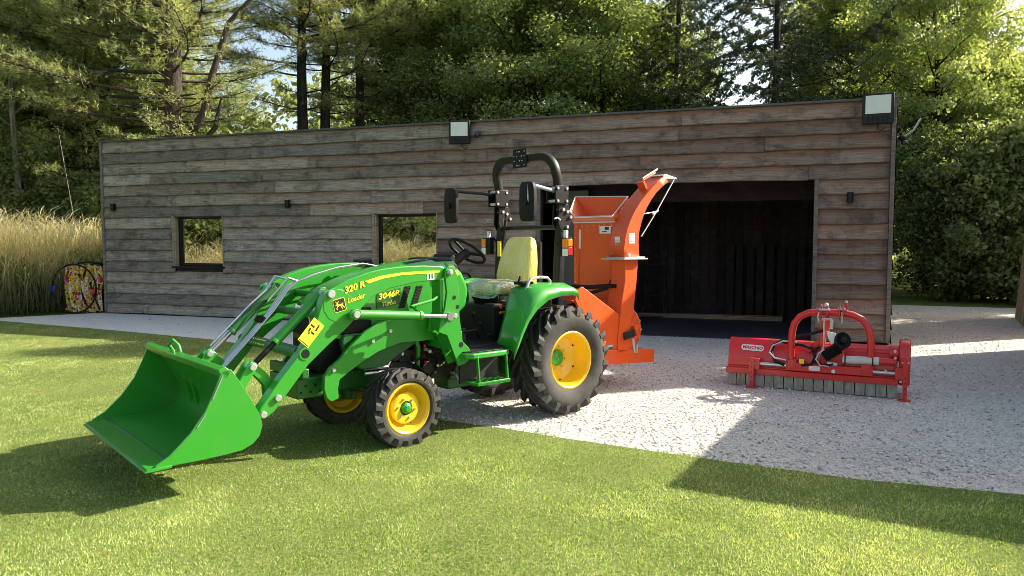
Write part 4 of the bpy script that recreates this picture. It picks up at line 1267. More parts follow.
# fenders
for s in (-1, 1):
    b = MB()
    inner = [(-.085, 1.165), (-.078, 1.190), (-.064, 1.210), (-.03, 1.226), (.17, 1.238), (.34, 1.232), (.43, 1.205), (.475, 1.13), (.515, .98), (.575, .80), (.63, .665)]
    outer = [(-.105, 1.135), (-.100, 1.155), (-.085, 1.172), (-.03, 1.180), (.12, 1.180), (.285, 1.150), (.42, 1.075), (.52, .975), (.585, .87), (.645, .755), (.70, .650)]
    ys = [.40, .44, .62, .70, .735, .735]
    rows = []
    for k, y in enumerate(ys):
        f = [0, 0, .10, .45, .85, 1][k]; dz = [-.03, 0, .012, 0, -.006, -.05][k]
        rows.append([(ix + (ox - ix) * f, s * y, iz + (oz - iz) * f + dz) for (ix, iz), (ox, oz) in zip(inner, outer)])
    # sheet with a little thickness
    R1 = [b.verts(r) for r in rows]
    for A, B in zip(R1[:-1], R1[1:]):
        for i in range(len(A) - 1): b.face([A[i], A[i + 1], B[i + 1], B[i]])
    fo = b.build('fender', G_, tr, smooth=60)
    so2 = fo.modifiers.new('solid', 'SOLIDIFY'); so2.thickness = .014; so2.offset = 0
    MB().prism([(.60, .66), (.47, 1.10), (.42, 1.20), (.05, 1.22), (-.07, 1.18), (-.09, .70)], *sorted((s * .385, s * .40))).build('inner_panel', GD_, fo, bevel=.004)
    MB().tube([(.435, s * .60, 1.18), (.40, s * .60, 1.262), (.365, s * .60, 1.290), (.27, s * .60, 1.302), (.17, s * .60, 1.295), (.135, s * .60, 1.265), (.125, s * .60, 1.18)], .014, 10).build('grab_handle', M['zinc'] if s > 0 else BK, fo)
    MB().box((.37, s * .50, 1.248), (.14, .12, .03)).cyl((.44, s * .5, 1.24), (.41, s * .5, 1.31), .012, 8).build('control_panel', M['black_plastic'], fo, bevel=.008)

# seat in its clear delivery wrap
seat = empty('seat', (0, 0, 0)); seat.parent = tr
def cushion(secs):
    """secs: list of ring point lists"""
    b = MB(); rs = [b.verts(r) for r in secs]
    n = len(rs[0])
    for A, B in zip(rs[:-1], rs[1:]):
        for i in range(n): b.face([A[i], A[(i + 1) % n], B[(i + 1) % n], B[i]])
    b.face(rs[0][::-1]); b.face(rs[-1]); return b
def rr_ring(c, ux, uy, hx, hy, r=.5, n=20):
    out = []
    for k in range(n):
        a = 2 * math.pi * k / n; ca, sa = math.cos(a), math.sin(a)
        e = 2 / 4.5
        out.append(Vector(c) + Vector(ux) * hx * abs(ca) ** e * (1 if ca > 0 else -1) + Vector(uy) * hy * abs(sa) ** e * (1 if sa > 0 else -1))
    return out
sc = []
for (x, z, hy, hz) in ((-.10, 1.155, .17, .03), (-.085, 1.155, .215, .055), (.0, 1.155, .232, .066), (.2, 1.165, .238, .070), (.36, 1.185, .236, .070), (.42, 1.185, .222, .058), (.445, 1.18, .17, .03)):
    sc.append(rr_ring((x, 0, z), (0, 1, 0), (0, 0, 1), hy, hz))
cushion(sc).build('seat_cushion', M['seat'], seat, smooth=60)
sc = []
for (x, z, hy, hx) in ((.00, 1.17, .17, .06), (.0, 1.19, .225, .100), (-.005, 1.30, .238, .098), (-.025, 1.42, .232, .085), (-.050, 1.54, .212, .068), (-.066, 1.625, .185, .055), (-.072, 1.655, .160, .045), (-.074, 1.672, .11, .026)):
    sc.append(rr_ring((x + .02, 0, z), (0, 1, 0), (1, 0, 0), hy, hx))
cushion(sc).build('backrest', M['seat'], seat, smooth=60)
sc = []
for (x, z, hy, hz) in ((-.04, 1.16, .236, .066), (.1, 1.165, .248, .078), (.25, 1.18, .250, .080), (.40, 1.19, .246, .076), (.455, 1.17, .232, .075), (.47, 1.12, .21, .03)):
    sc.append([v + Vector((rr.uniform(-.006, .006), rr.uniform(-.006, .006), rr.uniform(-.006, .008))) for v in rr_ring((x, 0, z), (0, 1, 0), (0, 0, 1), hy, hz)])
cushion(sc).build('plastic_cover', M['clear'], seat, smooth=60)
MB().prism([(.40, 1.12), (.36, .98), (-.12, .98), (-.14, 1.62), (-.17, 1.62), (-.19, 1.05), (-.1, .9), (.34, .9), (.46, 1.1)], -.17, .17).build('seat_base', M['black_plastic'], seat, bevel=.01)

# roll bar
POST = [(-.115, .95), (-.14, 1.40), (-.172, 1.86)]
rbp = []
def post(s): return [(-.115, s * .437, .78), (-.13, s * .437, 1.20), (-.160, s * .437, 1.70), (-.172, s * .437, 1.86)]
arc = [(-.172, -.437, 1.875), (-.150, -.437, 2.05), (-.115, -.437, 2.24)]
for k in range(0, 9):
    a = R(90 * k / 8); arc.append((-.10 + .03 * math.sin(a), -.437 + .17 * (1 - math.cos(a)), 2.275 + .17 * math.sin(a)))
arc2 = arc + [(x, -y, z) for x, y, z in arc[::-1]]
sq = [(-.9, -.45), (-.75, -.62), (.75, -.62), (.9, -.45), (.9, .45), (.75, .62), (-.75, .62), (-.9, .45)]
rbo = MB()
rbo.tube(arc2, .046, prof=[(p[0] * .9, p[1] * 1.2) for p in sq])
roll = rbo.build('roll_bar', BK, tr, smooth=40)
for s in (-1, 1):
    MB().tube(post(s), .050, prof=[(p[0], p[1] * 1.2) for p in sq]).box((-.10, s * .41, .86), (.16, .08, .26)).build('roll_bar_post', BK, tr, bevel=.003)
    hp = MB()
    for yy in (.40, .478):
        hp.prism([(-.09, 1.80), (-.10, 1.98), (-.155, 1.99), (-.22, 1.98), (-.24, 1.92), (-.30, 1.86), (-.25, 1.79), (-.20, 1.72), (-.14, 1.72)], *sorted((s * (yy - .006), s * (yy + .006))))
    ho = hp.build('hinge_plate', BK, tr, bevel=.003)
    bb = MB()
    for (x, z) in ((-.145, 1.93), (-.20, 1.91), (-.20, 1.765), (-.245, 1.86)): bb.cyl((x, s * .385, z), (x, s * .502, z), .016, 8)
    bb.tube([(-.10, s * .495, 1.83), (-.06, s * .50, 1.85), (-.02, s * .50, 1.84)], .008, 8)
    build_parts(bb, 'hinge_bolt', M['zinc'], ho, smooth=30)
    # clamp plate for the mirror arm, in the upper bar
    cp = MB(); cp.box((-.125, s * .437, 2.075), (.15, .012, .16)) if False else cp.box((-.118, s * .497, 2.07), (.17, .014, .17)); cp.box((-.118, s * .378, 2.07), (.17, .014, .17))
    co_ = cp.build('mirror_clamp', BK, tr, bevel=.003)
    cb = MB()
    for dx in (-.06, .06):
        for dz in (-.06, .06): cb.cyl((-.118 + dx, s * .365, 2.07 + dz), (-.118 + dx, s * .514, 2.07 + dz), .014, 8)
    build_parts(cb, 'clamp_bolt', M['zinc'], co_, smooth=30)
    mi = MB(); mc = Vector((.385, s * .585, 1.995))
    mi.tube([(-.06, s * .46, 2.10), (.05, s * .48, 2.115), (.36, s * .60, 2.135), (.40, s * .60, 2.12)], .017, 10); mi.tube([(.40, s * .60, 2.14), (.405, s * .60, 1.98)], .012, 8)
    ma = mi.build('mirror_arm', M['zinc'] if s > 0 else BK, tr)
    hs = MB(); q = []
    for (x, hy, hz) in ((.412, .075, .15), (.405, .098, .178), (.375, .10, .18), (.365, .092, .172)):
        q.append(rr_ring((x, s * .575, 1.985), (0, 1, 0), (0, 0, 1), hy, hz, n=24))
    mh = cushion(q).build('mirror', M['black_plastic'], tr, smooth=50)
    MB().cyl((.41, s * .575, 1.985), (.435, s * .575, 1.985), .03, 14).build('mirror_boss', M['black_plastic'], mh)
    MB().box((.3635, s * .575, 1.985), (.003, .16, .31)).build('mirror_glass', M['steel'], mh)
    # side lamp cluster on a bracket
    lb = MB(); lb.box((-.09, s * .572, 1.575), (.05, .13, .175)); lb.tube([(-.11, s * .44, 1.60), (-.11, s * .50, 1.66), (-.10, s * .57, 1.66)], .012, 8)
    lo = lb.build('lamp_cluster', M['black_plastic'], tr, bevel=.005)
    MB().box((-.060, s * .605, 1.61), (.02, .062, .085)).build('orange_lens', M['lens_orange'], lo, bevel=.004)
    MB().box((-.060, s * .605, 1.525), (.02, .062, .07)).build('clear_lens', M['lens_white'], lo, bevel=.004)
    MB().box((-.116, s * .545, 1.60), (.012, .05, .09)).build('orange_lens', M['lens_orange'], lo, bevel=.004)
    MB().box((-.09, s * .640, 1.535), (.055, .008, .075)).build('red_lens', M['lens_red'], lo, bevel=.003)
    MB().box((-.09, s * .640, 1.615), (.055, .008, .070)).build('orange_lens', M['lens_orange'], lo, bevel=.003)
    MB().box((-.10, s * .572, 1.695), (.03, .035, .075)).build('white_tag', M['white'], lo, bevel=.003)
# diagonal bar across the posts, number bracket on top
MB().tube([(-.15, -.43, 1.76), (-.15, .43, 1.76)], .022, 10).tube([(-.13, -.40, 1.55), (-.10, -.30, 1.85), (-.13, -.32, 1.88)], .013, 8).build('cross_bar', BK, tr)
MB().box((-.095, -.395, 1.55), (.012, .05, .16)).build('yellow_strap', M['decal_yellow'], tr)
pb = MB().box((-.03, 0, 2.445), (.012, .20, .185)).box((-.055, 0, 2.45), (.05, .15, .11)).build('bracket_plate', M['black_plastic'], roll, bevel=.003)
ph = MB()
for i in range(5):
    for j in range(4):
        if (i * 7 + j * 5) % 3: ph.box((-.0225, -.08 + i * .038 + rr.uniform(-.004, .004), 2.375 + j * .045), (.003, rr.uniform(.008, .022), rr.uniform(.006, .014)))
ph.build('bracket_slots', M['zinc'], roll)

# three point linkage at the back
tp = MB()
for s in (-1, 1):
    tp.tube([(-.15, s * .25, .45), (-.55, s * .33, .50), (-1.0, s * .36, .52)], .028, 10); tp.tube([(-.2, s * .22, .98), (-.55, s * .33, .52)], .018, 8)
tp.tube([(-.25, 0, .85), (-1.0, 0, .98)], .028, 10); tp.box((-.25, 0, .80), (.14, .22, .40))
build_parts(tp, 'hitch_link', M['iron'], tr)
# ----------------------------------------------------- orange wood chipper
# shares the tractor's frame (it hangs on the hitch): x forward, y left
ch = empty('wood_chipper', (.0562, 7.5503, 0), TR_RZ,
           'orange wood chipper with a tall curved chute hung behind the green tractor', 'wood chipper')
OR = M['orange']
b = MB()
# lower frame rails and triangular side plate
b.prism([(-1.02, .30), (-1.92, .245), (-1.92, .385), (-1.62, .415), (-1.30, .44), (-1.02, .46)], .17, .20)
b.prism([(-1.02, .30), (-1.92, .245), (-1.92, .385), (-1.62, .415), (-1.30, .44), (-1.02, .46)], -.62, -.59)
b.box((-1.885, -.21, .315), (.07, .76, .13)); b.box((-1.06, -.21, .37), (.07, .76, .13))
b.build('frame', OR, ch, bevel=.004)
b = MB()
b.prism([(-.66, 1.11), (-.63, 1.02), (-1.02, .45), (-1.62, .41), (-1.60, .60), (-1.44, .76), (-.74, 1.155)], .155, .185)
b.prism([(-.66, 1.11), (-.63, 1.02), (-1.02, .45), (-1.62, .41), (-1.60, .60), (-1.44, .76), (-.74, 1.155)], -.60, -.57)
b.box((-.68, -.21, 1.06), (.05, .76, .09))
build_parts(b, 'side_frame_plate', OR, ch, bevel=.004)
# disc housing
b = MB(); b.lathe([(0, -.35), (.25, -.35), (.27, -.33), (.27, .08), (.25, .10), (0, .10)], (-1.55, 0, .62), 'y', 40)
hz = b.build('disc_housing', OR, ch, bevel=.006)
b = MB()
for k in range(14):
    a = R(k * 360 / 14); b.cyl((-1.55 + .235 * math.cos(a), .10, .62 + .235 * math.sin(a)), (-1.55 + .235 * math.cos(a), .115, .62 + .235 * math.sin(a)), .013, 6)
build_parts(b, 'bolt', M['zinc'], hz)
MB().box((-1.22, -.05, .66), (.1, .30, .22)).cyl((-1.20, -.2, .62), (-1.20, .1, .62), .06, 14).build('feed_motor', M['iron'], ch, bevel=.01)
b = MB()
for i in range(4): b.tube([(-1.15, -.1 + i * .07, .75), (-1.05, -.05 + i * .06, .80 + i * .02), (-1.10, .12, .66)], .012, 8)
build_parts(b, 'hose', M['black_plastic'], ch)
# tall folded hopper with a flared rim
def quad_loft(b, rings):
    rs = [b.verts(r) for r in rings]
    for A, B in zip(rs[:-1], rs[1:]):
        n = len(A)
        for i in range(n): b.face([A[i], A[(i + 1) % n], B[(i + 1) % n], B[i]])
    return rs
def rect(x0, x1, y0, y1, z, zx=0): return [(x0, y0, z), (x1, y0, z), (x1, y1, z), (x0, y1, z)]
b = MB()
# outer skin up to the tilted mouth, then down the inside (open top)
XF, XB, YA, YB = -1.46, -1.80, -.64, -.005
mouth = [(-1.82, -.97, 2.17), (-1.405, -.70, 1.905), (-1.405, .005, 1.905), (-1.82, -.13, 2.14)]
mouth_in = [(-1.81, -.955, 2.165), (-1.415, -.69, 1.90), (-1.415, -.005, 1.90), (-1.81, -.14, 2.135)]
quad_loft(b, [rect(XB, XF, YA + .02, YB, .55), rect(XB, XF, YA, YB, 1.10), rect(XB, XF, YA, YB, 1.84), mouth, mouth_in, rect(XB + .01, XF - .01, YA + .01, YB - .01, 1.82), rect(XB + .01, XF - .01, YA + .01, YB - .01, 1.12)])
hop = b.build('hopper', OR, ch, smooth=0)
b = MB(); b.tube(mouth, .010, 8, closed=True)
b.tube([(XF + .008, YA - .006, 1.845), (XF + .008, YB + .004, 1.845)], .010, 8)
build_parts(b, 'rim_tube', M['zinc'], hop)
b = MB()
b.box((XF + .004, -.15, 1.755), (.004, .17, .085)); b.box((XF + .002, -.55, 1.65), (.004, .035, .22))
build_parts(b, 'white_label', M['white'], hop)
MB().box((XF + .0075, -.125, 1.77), (.002, .06, .03)).box((XF + .0075, -.16, 1.735), (.002, .07, .008)).build('label_print', M['black_decal'], hop)
b = MB()
pts = [(XF + .012, -.05 + .032 * math.cos(R(a)), 1.155 + .045 * math.sin(R(a))) for a in range(-20, 201, 20)]
b.tube([(XF + .012, -.018, 1.10)] + pts + [(XF + .012, -.082, 1.10)], .011, 8)
b.build('lifting_eye', OR, hop)
b = MB()
for i in range(7):
    b.cyl((XF, YA + .05 + i * .09, 1.80), (XF + .010, YA + .05 + i * .09, 1.80), .010, 6)
for i in range(5): b.cyl((XF, YA + .03, 1.15 + i * .13), (XF + .010, YA + .03, 1.15 + i * .13), .009, 6)
build_parts(b, 'bolt', M['zinc'], hop)
MB().box((XF + .004, YA + .075, 1.42), (.008, .012, .80)).build('stiffening_rib', OR, hop, bevel=.003)
MB().box((XF + .004, -.32, .985), (.008, .56, .014)).build('weld_seam', OR, hop, bevel=.004)
# chute: lower box then curved spout, aligned with the frame
def chute_ring(c, t, w, d):
    """c centre in xz, t tangent, w width in y, d depth in the bend plane"""
    n = Vector((t.y, -t.x))
    y0 = -.0; out = []
    for (a, yy) in ((-.5, 0), (.5, 0), (.5, 1), (-.5, 1)):
        p = c + n * (a * d); out.append((p.x, .20 - w + yy * w, p.y))
    return out
b = MB()
def pair_ring(fr, re, w): return [(fr[0], .20 - w, fr[1]), (re[0], .20 - w, re[1]), (re[0], .20, re[1]), (fr[0], .20, fr[1])]
lowp = [((-1.29, .40), (-1.455, .42), .22), ((-1.288, .55), (-1.455, .54), .22), ((-1.325, .80), (-1.50, .72), .22), ((-1.352, .985), (-1.553, .90), .21), ((-1.400, 1.20), (-1.590, 1.16), .205), ((-1.395, 1.42), (-1.615, 1.42), .20)]
rs = quad_loft(b, [pair_ring(*p) for p in lowp]); b.face(rs[0][::-1]); b.face(rs[-1])
b.build('chute_base', OR, ch, bevel=.005)
fr = [(-1.375, 1.444), (-1.376, 1.54), (-1.392, 1.65), (-1.428, 1.76), (-1.486, 1.865), (-1.556, 1.962), (-1.640, 2.055), (-1.738, 2.142), (-1.845, 2.225), (-1.955, 2.30), (-2.065, 2.365)]
re = [(-1.630, 1.444), (-1.615, 1.54), (-1.610, 1.64), (-1.622, 1.735), (-1.652, 1.825), (-1.697, 1.918), (-1.755, 2.01), (-1.832, 2.10), (-1.920, 2.182), (-2.025, 2.252), (-2.135, 2.312)]
up = [pair_ring(p, q, .20) for p, q in zip(fr, re)]
b = MB(); rs = quad_loft(b, up)
sp = b.build('chute', OR, ch, smooth=35)
so3 = sp.modifiers.new('solid', 'SOLIDIFY'); so3.thickness = .005
b = MB(); b.box((-1.50, .10, 1.432), (.40, .34, .016)); b.box((-1.52, .10, 1.448), (.34, .28, .012))
b.build('rotating_flange', M['zinc'], ch, bevel=.003)
b = MB(); b.prism([(-2.05, 2.375), (-2.09, 2.395), (-2.31, 2.362), (-2.31, 2.350), (-2.10, 2.335)], .005, .195)
b.build('deflector', M['zinc'], ch, bevel=.003)
b = MB(); b.box((-1.79, .10, 2.255), (.03, .10, .10), (0, R(35), 0)); b.tube([(-1.80, .10, 2.31), (-2.02, .10, 2.41)], .014, 8)
b.build('deflector_arm', OR, ch, bevel=.003)
b = MB(); b.tube([(-1.80, .10, 2.335), (-2.06, .10, 2.455)], .012, 8); b.tube([(-2.26, .19, 2.34), (-1.92, .205, 1.96), (-1.66, .205, 1.68)], .008, 8)
b.tube([(-1.92, .205, 1.96), (-1.70, .20, 1.93)], .007, 8); b.tube([(-1.95, .205, 1.975), (-1.86, .205, 1.93)], .014, 8)
build_parts(b, 'control_rod', M['zinc'], ch)
b = MB(); b.box((-1.50, .2025, 1.66), (.10, .004, .115)); b.box((-1.383, .10, 1.62), (.004, .075, .115), (0, R(9), 0))
build_parts(b, 'white_label', M['white'], ch)
b = MB()
for i in range(4): b.box((-1.50, .2052, 1.70 - i * .025), (.075, .001, .006)); b.box((-1.3775, .10, 1.655 - i * .022), (.001, .055, .006))
b.build('label_print', M['zinc'], ch)
b = MB(); b.box((-1.47, .215, .60), (.20, .02, .085), (0, R(10), 0)); MBx = b.build('black_plate', M['black_decal'], ch, bevel=.003)
b = MB(); b.box((-1.56, .20, .62), (.05, .05, .14)); b.cyl((-1.57, .19, .66), (-1.57, .235, .66), .035, 14); b.build('hinge_lug', OR, ch, bevel=.004)
b = MB(); b.tube([(-1.55, .19, .55), (-1.58, .19, .38)], .018, 8); b.tube([(-1.60, .21, .48), (-1.60, .21, .38)], .009, 8); b.build('jack_screw', M['zinc'], ch)
# black hydraulic hoses curling from the hopper to the tractor
b = MB(); b.tube([(-.98, -.30, 1.10), (-1.02, -.22, 1.13), (-1.15, -.12, 1.12), (-1.34, .0, 1.13), (-1.42, .03, 1.12)], .024, 10)
b.tube([(-1.03, -.14, .86), (-1.04, -.16, .96), (-1.14, -.10, 1.05), (-1.34, .0, 1.105)], .019, 10)
b.tube([(-.98, -.30, 1.10), (-.95, -.24, 1.04), (-1.0, -.17, .95), (-1.03, -.14, .86)], .019, 10)
b.box((-1.41, .05, 1.115), (.06, .08, .07))
build_parts(b, 'hydraulic_hose', M['black_plastic'], ch)
# three point pins
b = MB()
for s in (-1, 1): b.box((-.88, s * .33, .50), (.10, .03, .16)); b.cyl((-.88, s * .37, .52), (-.88, s * .28, .52), .022, 12)
b.prism([(-.66, 1.02), (-.98, .90), (-.98, 1.05), (-.70, 1.12)], -.05, .05)
build_parts(b, 'hitch_bracket', OR, ch, bevel=.004)
b = MB(); b.box((-1.3, .3, .1), (.01, .01, .01)) if False else b.prism([(-1.15, 0), (-1.25, 0), (-1.22, .32), (-1.18, .32)], -.58, -.52); b.prism([(-1.75, 0), (-1.85, 0), (-1.82, .30), (-1.78, .30)], -.58, -.52)
build_parts(b, 'parking_leg', OR, ch, bevel=.003)

# ------------------------------------------------------------ flail mower
mw = empty('flail_mower', (2.4535, 8.5865, 0), math.atan2(-.46513, .88524),
           'red flail mower with an arched hitch frame standing on the gravel by the garage', 'mower')
RD = M['red']
# x to the right along its width, y away from the camera, z up
fl = MB()
NF = 17; FW = 1.735 / NF
for i in range(NF):
    x = FW * (i + .5)
    o = MB().box((x, .0 + .004 * math.sin(i * 2.3), .073), (FW - .008, .012, .136), (R(-3 + 2 * math.sin(i * 1.7)), 0, 0)).box((x, -.008, .120), (FW * .5, .006, .018)).box((x - FW * .12, -.008, .055), (FW * .25, .004, .010)).build('flap', M['flap'], mw, bevel=.003)
b = MB(); b.tube([(.02, .42, .085), (1.72, .42, .085)], .083, 22); b.build('rear_roller', M['iron'], mw)
b = MB(); b.box((.862, .02, .172), (1.745, .075, .068)); b.box((.862, .045, .212), (1.73, .05, .02)); b.build('front_beam', RD, mw, bevel=.006)
b = MB(); b.tube([(.30, -.02, .265), (1.72, -.02, .265)], .022, 16); slide = b.build('slide_rail', ST, mw)
b = MB(); b.box((1.07, -.015, .262), (.86, .085, .085)); b.box((.70, -.03, .29), (.09, .06, .10)); b.box((1.43, -.03, .29), (.09, .06, .10))
car = b.build('headstock_carriage', RD, mw, bevel=.006)
MB().box((.93, -.0585, .262), (.11, .002, .05)).build('white_label', M['white'], car)
MB().cyl((1.12, -.0575, .245), (1.12, -.061, .245), .020, 18).build('white_disc', M['white'], car)
MB().box((.80, -.0585, .33), (.05, .003, .05)).build('yellow_label', M['decal_yellow'], car)
# rotor housing
prof = [(.06, .20), (.055, .28), (.075, .38), (.11, .46), (.16, .508), (.22, .512), (.33, .47), (.44, .38), (.52, .26), (.54, .18)]
b = MB(); b.sheet([(y, z) for y, z in prof], .02, 1.70, .010, 'yz')
hs_ = b.build('rotor_housing', RD, mw, bevel=.003)
for x0 in (.0, 1.70):
    b = MB(); b.prism([(.05, .10), (.045, .28), (.065, .385), (.10, .468), (.155, .518), (.225, .522), (.34, .48), (.45, .39), (.535, .26), (.55, .10)], x0, x0 + .022, 'yz'); b.build('end_plate', RD, mw, bevel=.003)
# maker's label
def rr2(cx, cz, hx, hz, r, n=5):
    o_ = []
    for (qx, qz, a0) in ((hx - r, hz - r, 0), (-hx + r, hz - r, 90), (-hx + r, -hz + r, 180), (hx - r, -hz + r, 270)):
        for i in range(n + 1):
            a = R(a0 + 90 * i / n); o_.append((cx + qx + r * math.cos(a), cz + qz + r * math.sin(a)))
    return o_
lab = MB(); lab.prism(rr2(0, 0, .122, .034, .028), 0, .003, 'xy'); lo_ = lab.build('maker_label', M['white'], mw)
LM = frame_matrix((.262, .0745, .425), (1, 0, -.04), (.04, .38, .92)); lo_.matrix_local = LM
text_part('lettering', 'MASCHIO', .050, M['red_decal'], lo_, Matrix.Translation((0, 0, .0035)), bold=.0015, shear=.15)
# arched hitch frame
ar = [(.688, -.0, .27), (.686, .0, .50), (.690, .0, .64), (.712, .0, .735), (.765, .0, .808), (.85, .0, .852), (.95, .0, .866), (1.06, .0, .868), (1.20, .0, .866), (1.29, .0, .850), (1.38, .0, .808), (1.44, .0, .730), (1.466, .0, .63), (1.474, .0, .50), (1.476, .0, .27)]
b = MB(); b.tube(ar, .037, 18); b.build('hitch_arch', RD, mw)
b = MB()
for x in (.985, 1.045, 1.165, 1.20): b.prism([(-.075, .84), (-.06, .945), (-.02, .955), (.045, .90), (.05, .82), (-.04, .79)], x - .006, x + .006, 'yz')
b.box((1.225, .0, .95), (.03, .03, .09)); b.box((1.05, 0, .72), (.04, .05, .25)); b.box((1.0, 0.05, .60), (.05, .05, .35))
b.box((.92, .08, .50), (.22, .06, .06), (0, R(-40), 0)); b.box((1.06, .10, .46), (.22, .1, .12))
b.build('top_link_bracket', RD, mw, bevel=.003)
b = MB(); b.cyl((.96, -.05, .90), (1.07, -.05, .90), .017, 12); b.cyl((1.15, -.04, .91), (1.225, -.04, .91), .016, 12)
b.tube([(.965, -.08, .87), (.955, -.09, .82), (.97, -.095, .77)], .008, 8); b.tube([(1.19, -.06, .88), (1.195, -.07, .80), (1.19, -.07, .76)], .007, 8)
b.sphere((1.03, -.03, .945), .028, 2); b.tube([(1.0, -.07, .80), (1.10, -.08, .80)], .014, 8); b.tube([(1.225, -.03, .98), (1.225, -.03, 1.0)], .016, 8)
b.tube([(1.02, -.09, .80), (1.02, -.10, .62), (1.02, -.10, .50), (.98, -.10, .40), (.97, -.06, .32)], .008, 8)
b.tube([(1.10, -.09, .80), (1.09, -.10, .70)], .020, 8)
build_parts(b, 'hitch_pin', M['zinc'], mw)
MB().prism([(1.05, .68), (1.14, .66), (1.13, .56), (1.10, .54), (1.07, .60)], -.13, -.115).build('white_tag', M['white'], mw)
# drive shaft guard: black cone and bellows
cA = Vector((1.20, -.12, .585)); dA = Vector((.55, -.75, .30)).normalized()
def along(b, c, d, prof, n=24):
    q = Vector((0, 1, 0)).rotation_difference(d)
    rings = []
    for r, h in prof:
        rings.append(b.verts([c + q @ Vector((r * math.cos(2 * math.pi * k / n), h, r * math.sin(2 * math.pi * k / n))) for k in range(n)]))
    for A, B in zip(rings[:-1], rings[1:]):
        for k in range(n): b.face([A[k], A[(k + 1) % n], B[(k + 1) % n], B[k]])
    b.face(rings[0][::-1]); b.face(rings[-1])
b = MB(); along(b, cA, dA, [(.05, -.10), (.06, -.05), (.085, .0), (.088, .03), (.080, .035), (.070, .02), (.04, .01), (.035, .05), (.02, .06)])
p0 = Vector((1.17, -.02, .50)); p1 = Vector((1.0, -.06, .385))
dd = (p1 - p0).normalized(); prof_ = []
for i in range(9): prof_ += [(.055, i * .022), (.068, i * .022 + .011)]
along(b, p0, dd, prof_, 20); b.cyl(p0 - dd * .02, cA, .05, 16)
b.build('drive_shaft_guard', M['black_plastic'], mw)
b = MB()
b.tube([(1.02, -.04, .68), (.93, -.02, .645), (.80, .02, .60), (.70, .03, .575), (.58, .05, .53), (.50, .04, .48), (.47, .02, .40), (.52, -.02, .31), (.62, -.04, .27)], .017, 10)
b.tube([(.56, .06, .52), (.68, .03, .50), (.80, .0, .50), (.90, -.02, .47), (.935, -.04, .38), (.90, -.05, .30), (.80, -.05, .285)], .017, 10)
b.tube([(.98, -.06, .50), (.93, -.10, .42), (.95, -.11, .34), (1.03, -.10, .30), (1.12, -.09, .33)], .014, 10)
build_parts(b, 'hydraulic_hose', M['black_plastic'], mw)
b = MB(); b.tube([(.74, -.01, .53), (.60, .0, .53), (.49, -.01, .475), (.46, -.03, .40), (.52, -.05, .345), (.64, -.05, .33)], .010, 8)
b.tube([(1.03, -.10, .48), (.98, -.12, .44), (.95, -.12, .37), (.99, -.12, .31), (1.08, -.11, .30)], .008, 8)
b.cyl((1.06, -.08, .335), (1.16, -.08, .325), .022, 12)
build_parts(b, 'oil_line', M['zinc'], mw)
# gearbox, cross tube, pale sleeve, belt cover
b = MB(); b.box((1.10, .12, .40), (.24, .24, .22)); b.tube([(1.20, .14, .452), (1.72, .14, .462)], .048, 20); b.build('gearbox', RD, mw, bevel=.02, seg=3)
b = MB(); b.tube([(1.205, -.01, .372), (1.555, -.01, .378)], .043, 20); ps = b.build('pale_sleeve', M['pale_plastic'], mw, bevel=.004)
b = MB()
for x in (1.225, 1.49): b.tube([(x, -.01, .372), (x + .012, -.01, .372)], .048, 18)
build_parts(b, 'black_band', M['black_plastic'], ps)
b = MB(); b.tube([(1.555, -.01, .378), (1.71, -.01, .38)], .036, 16); b.build('shaft_end', RD, mw)
b = MB(); b.prism([(.00, .30), (.02, .52), (.06, .575), (.13, .598), (.25, .598), (.33, .56), (.42, .34), (.42, .12), (.10, .12), (.04, .22)], 1.735, 1.845, 'yz')
bc_ = b.build('belt_cover', RD, mw, bevel=.022, seg=3)
MB().cyl((1.66, .13, .455), (1.735, .13, .455), .085, 24).cyl((1.65, .13, .455), (1.67, .13, .455), .10, 24).build('bearing_flange', RD, mw, bevel=.004)
b = MB()
for (x, z) in ((1.705, .43), (1.70, .50), (1.62, .29), (1.745, .27), (1.76, .19), (.31, .235), (.33, .28)): b.cyl((x, -.07, z), (x, -.045, z), .014, 6)
build_parts(b, 'bolt', M['zinc'], mw)
# parking legs
for x, zt in ((.288, .335), (1.800, .45)):
    b = MB(); b.box((x, -.085, (zt + .012) / 2), (.042, .042, zt - .012)); b.box((x, -.085, .006), (.12, .075, .012)); b.box((x + (.02 if x < 1 else -.04), -.05, .27), (.11, .06, .12))
    lg = b.build('parking_leg', RD, mw, bevel=.003)
    h = MB()
    for i in range(4): h.cyl((x, -.105, .07 + i * .055), (x, -.1075, .07 + i * .055), .008, 10)
    h.build('pin_holes', M['black_decal'], lg)
    MB().tube([(x - .035, -.09, zt - .06), (x + .035, -.09, zt - .06)], .009, 8).build('leg_pin', M['zinc'], lg)
# ------------------------------------------------------------------- trees
def quads(C, U, Vv, su, sv):
    """leaf shaped quads: centres C, directions U (length), V (width)"""
    n = len(C)
    P = np.empty((n, 4, 3), np.float32)
    P[:, 0] = C - U * su[:, None]; P[:, 2] = C + U * su[:, None]
    P[:, 1] = C + Vv * sv[:, None] - U * (su * .15)[:, None]; P[:, 3] = C - Vv * sv[:, None] - U * (su * .15)[:, None]
    return P.reshape(-1, 3), np.arange(4 * n).reshape(n, 4)

def unit(a): return a / (np.linalg.norm(a, axis=-1, keepdims=True) + 1e-9)

def rand_dirs(r, n, up=0.0):
    d = r.normal(size=(n, 3)); d[:, 2] += up
    return unit(d)

